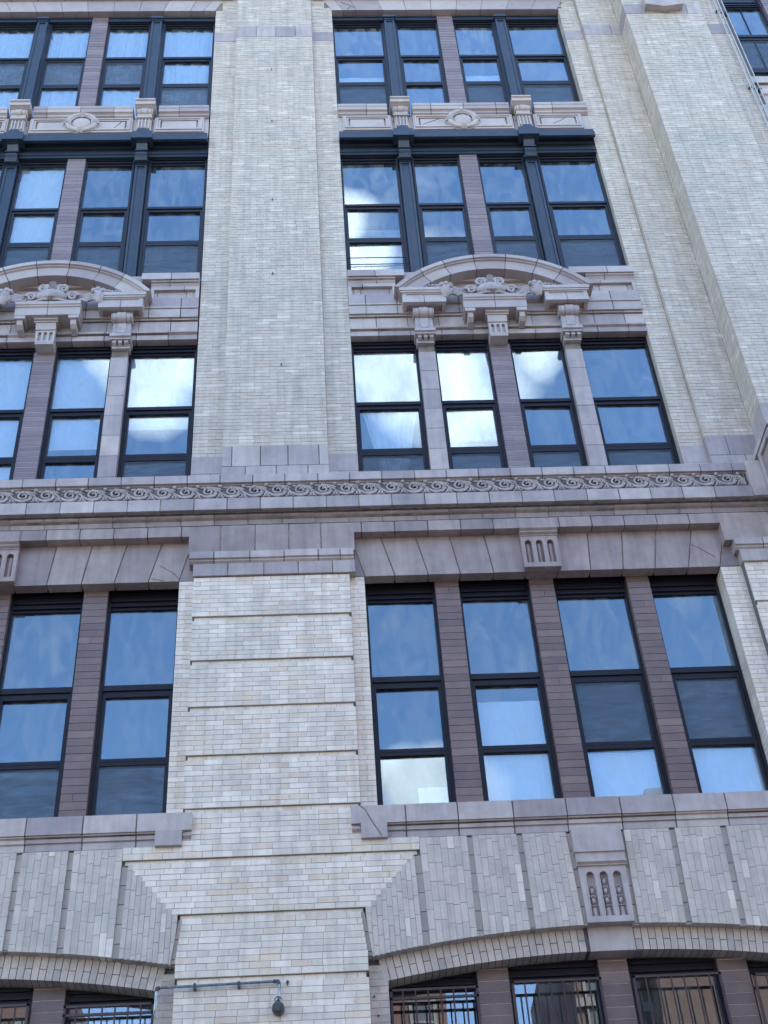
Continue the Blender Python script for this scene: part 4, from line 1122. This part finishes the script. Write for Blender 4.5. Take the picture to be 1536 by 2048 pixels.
# ------------------------------------------------------------------ carved running frieze
def scroll_mesh():
    q = MB(); y = 0
    sp = []
    for a in range(36):
        t = a / 35; ang = PI * 1.15 + t * 2 * PI * 1.9; r = .088 * (1 - t) ** .95 + .009
        sp.append((.115 + r * math.cos(ang) * 1.12, y - .012 - .012 * t, .118 + r * math.sin(ang)))
    q.tube(sp, [.017 - .005 * a / 35 for a in range(36)], 7)
    for off, r in ((0, .014), (.021, .011), (.040, .010), (.057, .008)):
        q.tube([(-.085 + off * .5, y - .01, .165 - off), (-.03 + off * .3, y - .018, .095 - off * .55 + .01), (.04, y - .018, .040 - off * .1 + .02 * (off > 0)), (.11, y - .018, .018 + off * .55), (.19, y - .018, .040 + off * .6), (.225 - off * .4, y - .016, .095 + off * .2)], r, 6)
    q.ball((.215, y - .004, .115), (.05, .010, .035), 8, 5); q.ball((.03, y - .004, .20), (.05, .01, .02), 8, 5)
    # acanthus on the crest
    for k in range(6):
        x = .10 + .028 * k
        q.ball((x, y - .016, .195 - .006 * k), (.026, .018, .022), 7, 5)
        q.ball((x + .012, y - .024, .168 - .010 * k), (.013, .013, .022), 6, 5)
    q.ball((.262, y - .034, .198), .025, 9, 6)
    q.ball((.25, y - .012, .165), (.03, .012, .02), 7, 5)
    # palmette at the foot
    q.ball((.265, y - .018, .075), (.018, .016, .026), 7, 5); q.ball((.246, y - .02, .045), (.016, .014, .030), 7, 5); q.ball((.284, y - .02, .045), (.016, .014, .030), 7, 5)
    q.ball((.222, y - .02, .020), .013, 7, 5); q.ball((.308, y - .02, .020), .013, 7, 5)
    q.tube([(.225, y - .012, .018), (.265, y - .015, .03), (.305, y - .012, .018)], .008, 6)
    return q.mesh('frieze_scroll', M_frz, True)
sm = scroll_mesh()
x = -6.1; k = 0
while x < 5.45:
    o = put(sm, 'frieze_scroll', BLD, (x, -.152 + (rnd() - .5) * .006, 11.60 + (rnd() - .5) * .004))
    o.scale = (1 + (rnd() - .5) * .04, 1 + (rnd() - .5) * .2, 1 + (rnd() - .5) * .04); o.rotation_euler.y = (rnd() - .5) * .03
    x += .293 if k % 2 == 0 else .2935
    k += 1
MB().tube([(5.67, -.16, 11.62), (5.64, -.18, 11.70), (5.60, -.17, 11.78)], [.02, .03, .015], 7).build('end_leaf', M_orn, BLD, True)
fb = MB().box(XL, 5.68, -.153, -.148, 11.60, 11.83); fb.build('frieze_ground', M_shade_soot, BLD)  # ground coloured dark for dirt and for the shade behind the scrolls

# ------------------------------------------------------------------ top right bracket, pipes, next bay window
m = MB().plate([(6.40, 23.44), (6.40, 23.17), (6.74, 23.08), (7.10, 23.17), (7.10, 23.44)], [], -.68, -.54)
cb = m.build('corbel', M_terra, BLD)
for k in range(10):
    x = 6.44 + k * .068
    MB().tube([(x, -.66, 23.42), (x + .01, -.72, 23.52), (x + .02 * (k % 3 - 1), -.66, 23.62)], [.016, .026, .010], 6).build('corbel_leaf', M_orn, cb, True)
MB().box(6.45, 7.05, -.64, -.54, 23.44, 24.3).build('corbel_back', M_terra, BLD)

window(8.30, 9.13, [(24.62, 23.62), (23.45, 22.45), (22.3, 21.8)], 25.4, 21.7, False, (1,))
MB().box(8.705, 8.72, GY - .02, GY + .01, 21.8, 24.62).build('glazing_bar', M_frame_up, BLD)
brick_mullion(9.13, 9.5, 21.6, 25.8, .12, .0955, M_mull_up, M_joint_w)
course(8.15, 9.6, [(-.02, 21.75), (-.02, 21.55), (.03, 21.53), (.03, 21.40), (-.01, 21.38), (-.01, 21.2), (.03, 21.18), (.03, 20.9)], [8.9], M_terra_up, back=.3)
course(8.15, 9.6, [(.03, 20.9), (.03, 18.0)], [8.9], M_terra_up, back=.3)

for i, (x, y, r) in enumerate(((8.02, -.13, .012), (8.12, -.10, .015), (8.20, -.10, .011))):
    p = thing('drain_pipe', ('thin pale pipe running down the right edge, leftmost of three' , 'thicker pale pipe in the middle of the three at the right edge', 'thin pale pipe beside the top right window, rightmost of three')[i], 'pipe', (x, y, 13.0), 'pale pipes at the top right edge')
    MB().tube([(x, y, 13.0), (x, y, 26.0)], r, 8).build('pipe', M_cable, p, True)
    for z in (15.5, 18.6, 21.2, 23.9): MB().box(x - .03, x + .03, y - .01, .0, z, z + .02).build('clamp', M_dark, p)

# ------------------------------------------------------------------ window guards of the barred row
def guard(x0, x1, zt, label):
    x0m, x1m = sorted((mx(x0), mx(x1)))
    g = thing('window_guard', label, 'window guard', ((x0m + x1m) / 2, .1, 3.2), 'iron guards over the lowest windows')
    y = .10
    for z in ((zt, zt + .085, 3.6) if x0 < .7 else (zt + .085, 3.6)): MB().box(x0, x1, y - .012, y + .012, z - .012, z + .012).build('rail', M_guard, g)
    n = round((x1 - x0) / .134)
    for k in range(1, n):
        x = x0 + (x1 - x0) * k / n
        MB().tube([(x, y - .005, 3.3), (x, y - .005, zt + .085)], .0085, 6).build('bar', M_guard, g, True)
    for x in (x0 + .012, x1 - .012): MB().box(x - .012, x + .012, y - .012, y + .012, 3.3, zt + .1).build('post', M_guard, g)
for i, (a, b) in enumerate(W1):
    guard(a + .01, b - .01, (5.16, 5.19, 5.19, 5.16)[i], 'dark red iron bars over the ' + ORD[i] + ' window under the right arch')
MIR = LMIR
guard(W1[0][0] + .01, W1[0][1] - .01, 5.14, 'dark red iron bars over the window beside the lamp pipe under the left arch')
guard(W1[1][0] + .01, W1[1][1] - .01, 5.18, 'dark red iron bars over the window in the bottom left corner')
MIR = None

# ------------------------------------------------------------------ lamp on its conduit, bolts in the wall
lp = thing('wall_lamp', 'round weathered wall lamp hanging from grey conduit on the central brick pier', 'lamp', (-.42, -.14, 5.0))
y = -.15
MB().tube([(-1.575, y, 5.275), (-.47, y, 5.29)], .014, 8).build('conduit', M_pipe, lp, True)
MB().tube([(-1.60, y, 5.24), (-1.60, y, 5.13), (-1.605, y + .02, 5.05), (-1.59, y + .04, 4.99)], [.016, .016, .02, .014], 8).build('conduit_drop', M_metal, lp, True)
MB().tube([(-.425, y, 5.26), (-.425, y, 5.12)], .015, 8).build('conduit_stem', M_metal, lp, True)
for a in (((-1.57, y, 5.275), (-1.595, y, 5.27), (-1.60, y, 5.24)), ((-.475, y, 5.29), (-.43, y, 5.29), (-.425, y, 5.255))):
    MB().tube(a, .021, 8).build('elbow', M_dark, lp, True)
for x in (-1.235, -.81): MB().box(x - .012, x + .012, y - .02, -.09, 5.245, 5.30).build('clamp', M_dark, lp)
m = MB(); n = 16
pr = [(.055, -.10), (.062, -.14), (.060, -.19), (.045, -.22), (.02, -.225)]
vs = [(-.43 + r * math.cos(2 * PI * k / n), yy, 5.02 + r * math.sin(2 * PI * k / n)) for r, yy in pr for k in range(n)]
fs = [(j * n + k, j * n + (k + 1) % n, (j + 1) * n + (k + 1) % n, (j + 1) * n + k) for j in range(len(pr) - 1) for k in range(n)] + [tuple(range(n)), tuple(range((len(pr) - 1) * n, len(pr) * n))]
m.add(vs, fs); m.build('lamp_head', M_dark, lp, True)
MB().tube([(-.43 + .032 * math.cos(a), y - .02, 5.10 + .032 * math.sin(a)) for a in [k * .5 for k in range(11)]], .005, 6).build('cable_loop', M_dark, lp, True)
MB().ball((-.43, y, 5.10), .018, 8, 6).build('gland', M_dark, lp, True)
MB().tube([(-.34, -.10, 5.31), (-.34, -.115, 5.30), (-.342, -.115, 5.26)], [.008, .014, .005], 6).build('wall_stud', M_dark, BLD, True)
for (x, z) in ((-.495, 22.0), (-.49, 20.35), (-.485, 18.1), (-.48, 16.23), (-.36, 14.2)):
    MB().tube([(x, -.08, z), (x, -.115, z - .02), (x, -.11, z - .06)], [.009, .010, .007], 6).build('wall_stud', M_dark, BLD, True)
for (x, z) in ((.50, 5.155), (.53, 4.965)):
    MB().tube([(x, .01, z), (x, -.012, z)], .011, 8).build('wall_stud', M_dark, BLD, True)

# plywood board inside the lower part of the window right of the pier, iron storey
MB().box(.72, 1.55, .19, .21, 16.2, 17.62).build('plywood_board', M_board, BLD)
m = MB()
for z in (16.62, 16.78): m.tube([(.66, .08, z), (1.6, .08, z)], .008, 6)
o = m.build('guard_rail', M_frame_up, BLD, True)

# ------------------------------------------------------------------ write out bricks, blocks
def area(vs):
    p = [project(*vs[i]) for i in (0, 1, 5, 4)]
    cx = sum(a for a, b in p) / 4; cy = sum(b for a, b in p) / 4
    if not (0 <= cx <= 1536 and 0 <= cy <= 2048): return -1
    return abs(sum(p[i][0] * p[(i + 1) % 4][1] - p[(i + 1) % 4][0] * p[i][1] for i in range(4))) / 2
MATS = {'cream': M_brick, 'upper': M_brick_up, 'voussoir': M_vous, 'ring': M_ring, 'jamb': M_brick}
order = sorted(range(len(bricks)), key=lambda i: -area(bricks[i][0]))
single = set(order[:300])
groups = {}
for i, (vs, t, kind) in enumerate(bricks):
    mat = MATS[kind]
    if kind == 'jamb': t = t * .9
    if i in single:
        c = sum((Vector(v) for v in vs), Vector()) / 8
        m = MB(); m.add([tuple(Vector(v) - c) for v in vs], FACES8, t)
        put(m.mesh('brick', mat), 'brick', BLD, c)
    else:
        groups.setdefault(mat.name, MB()).add(vs, FACES8, t)
for k, g in groups.items():
    o = g.build(k.replace(' ', '_') + 'work', bpy.data.materials[k], BLD); o['kind'] = 'stuff'
mortar.build('mortar_bed', M_mortar, BLD, kind='stuff'); mortar_v.build('arch_mortar', M_mortar_v, BLD, kind='stuff')
tanm.build('joint_filler', M_tan, BLD, kind='stuff')
order = sorted(range(len(mbricks)), key=lambda i: -area(mbricks[i][0])); single = set(order[:300]); rest = {}
for i, (vs, t, mat, par) in enumerate(mbricks):
    if i in single:
        c = sum((Vector(v) for v in vs), Vector()) / 8
        m = MB(); m.add([tuple(Vector(v) - c) for v in vs], FACES8, t)
        o = put(m.mesh('glazed_brick', mat), 'glazed_brick', par, c)
        o.matrix_parent_inverse = Matrix.Identity(4)
    else: rest.setdefault(mat.name, MB()).add(vs, FACES8, t)
for k, g in rest.items(): g.build('glazed_brickwork', bpy.data.materials[k], BLD, kind='stuff')
for m, mat in blocks_mb: m.build('terracotta_block', mat, BLD)

# ------------------------------------------------------------------ houses across the street, seen mirrored in the lowest windows
def opp(name, label, x0, x1, y, top, mat, wins, floors, trim=True):
    b = thing(name, label, 'building', ((x0 + x1) / 2, y, GROUND))
    MB().box(x0, x1, y - 9, y, GROUND, top).build('wall', mat, b)
    if trim:
        MB().prism([(y + .5, top + .25), (y + .5, top + .05), (y + .35, top - .1), (y + .2, top - .35), (y - .2, top - .35), (y - .2, top + .25)], x0 - .1, x1 + .1).build('cornice', M_stone, b)
        MB().box(x0, x1, y, y + .12, top - 3.4, top - 3.15).build('string_course', M_stone, b)
    w = (x1 - x0) / wins
    for f in floors:
        for i in range(wins):
            c = x0 + w * (i + .5)
            fr = frame_mb(c - .40, c + .40, f, f + 1.5, .09, y - .02, y + .06); fo = fr.build('window', M_stone, b)
            MB().box(c - .31, c + .31, y + .005, y + .02, f + .09, f + 1.41).build('pane', M_glass_op, fo)
            MB().box(c - .31, c + .31, y + .02, y + .05, f + .82, f + .88).build('meeting_rail', M_stone, fo)
            MB().box(c - .5, c + .5, y, y + .14, f - .15, f).build('sill', M_stone, fo)
M_glass_op = material('far window glass', [(0, (.05, .06, .065)), (1, (.07, .08, .085))], .5, 2, .2)
opp('brown_brick_building', 'brown brick house mirrored in the barred window right of the pier', -1.6, 3.9, -24, 17.0, M_redbr, 4, (13.4, 10.2, 7.0))
opp('brown_brick_building', 'low brown brick house mirrored in the second barred window', 3.9, 7.0, -27, 14.0, M_redbr, 2, (11.6, 8.6, 5.4))
opp('brown_brick_building', 'taller brown brick house mirrored in the second barred window', 7.0, 9.5, -24, 17.6, M_redbr, 2, (13.5, 10.3, 7.1))
opp('tan_brick_building', 'tan brick wall mirrored in the third barred window', 9.5, 20, -23.0, 20.0, M_redbr2, 1, (-1,), False)
opp('brown_brick_building', 'brown brick house mirrored in the barred window in the bottom left corner', -14, -7.9, -24, 17.5, M_redbr, 5, (13.4, 10.2, 7.0))
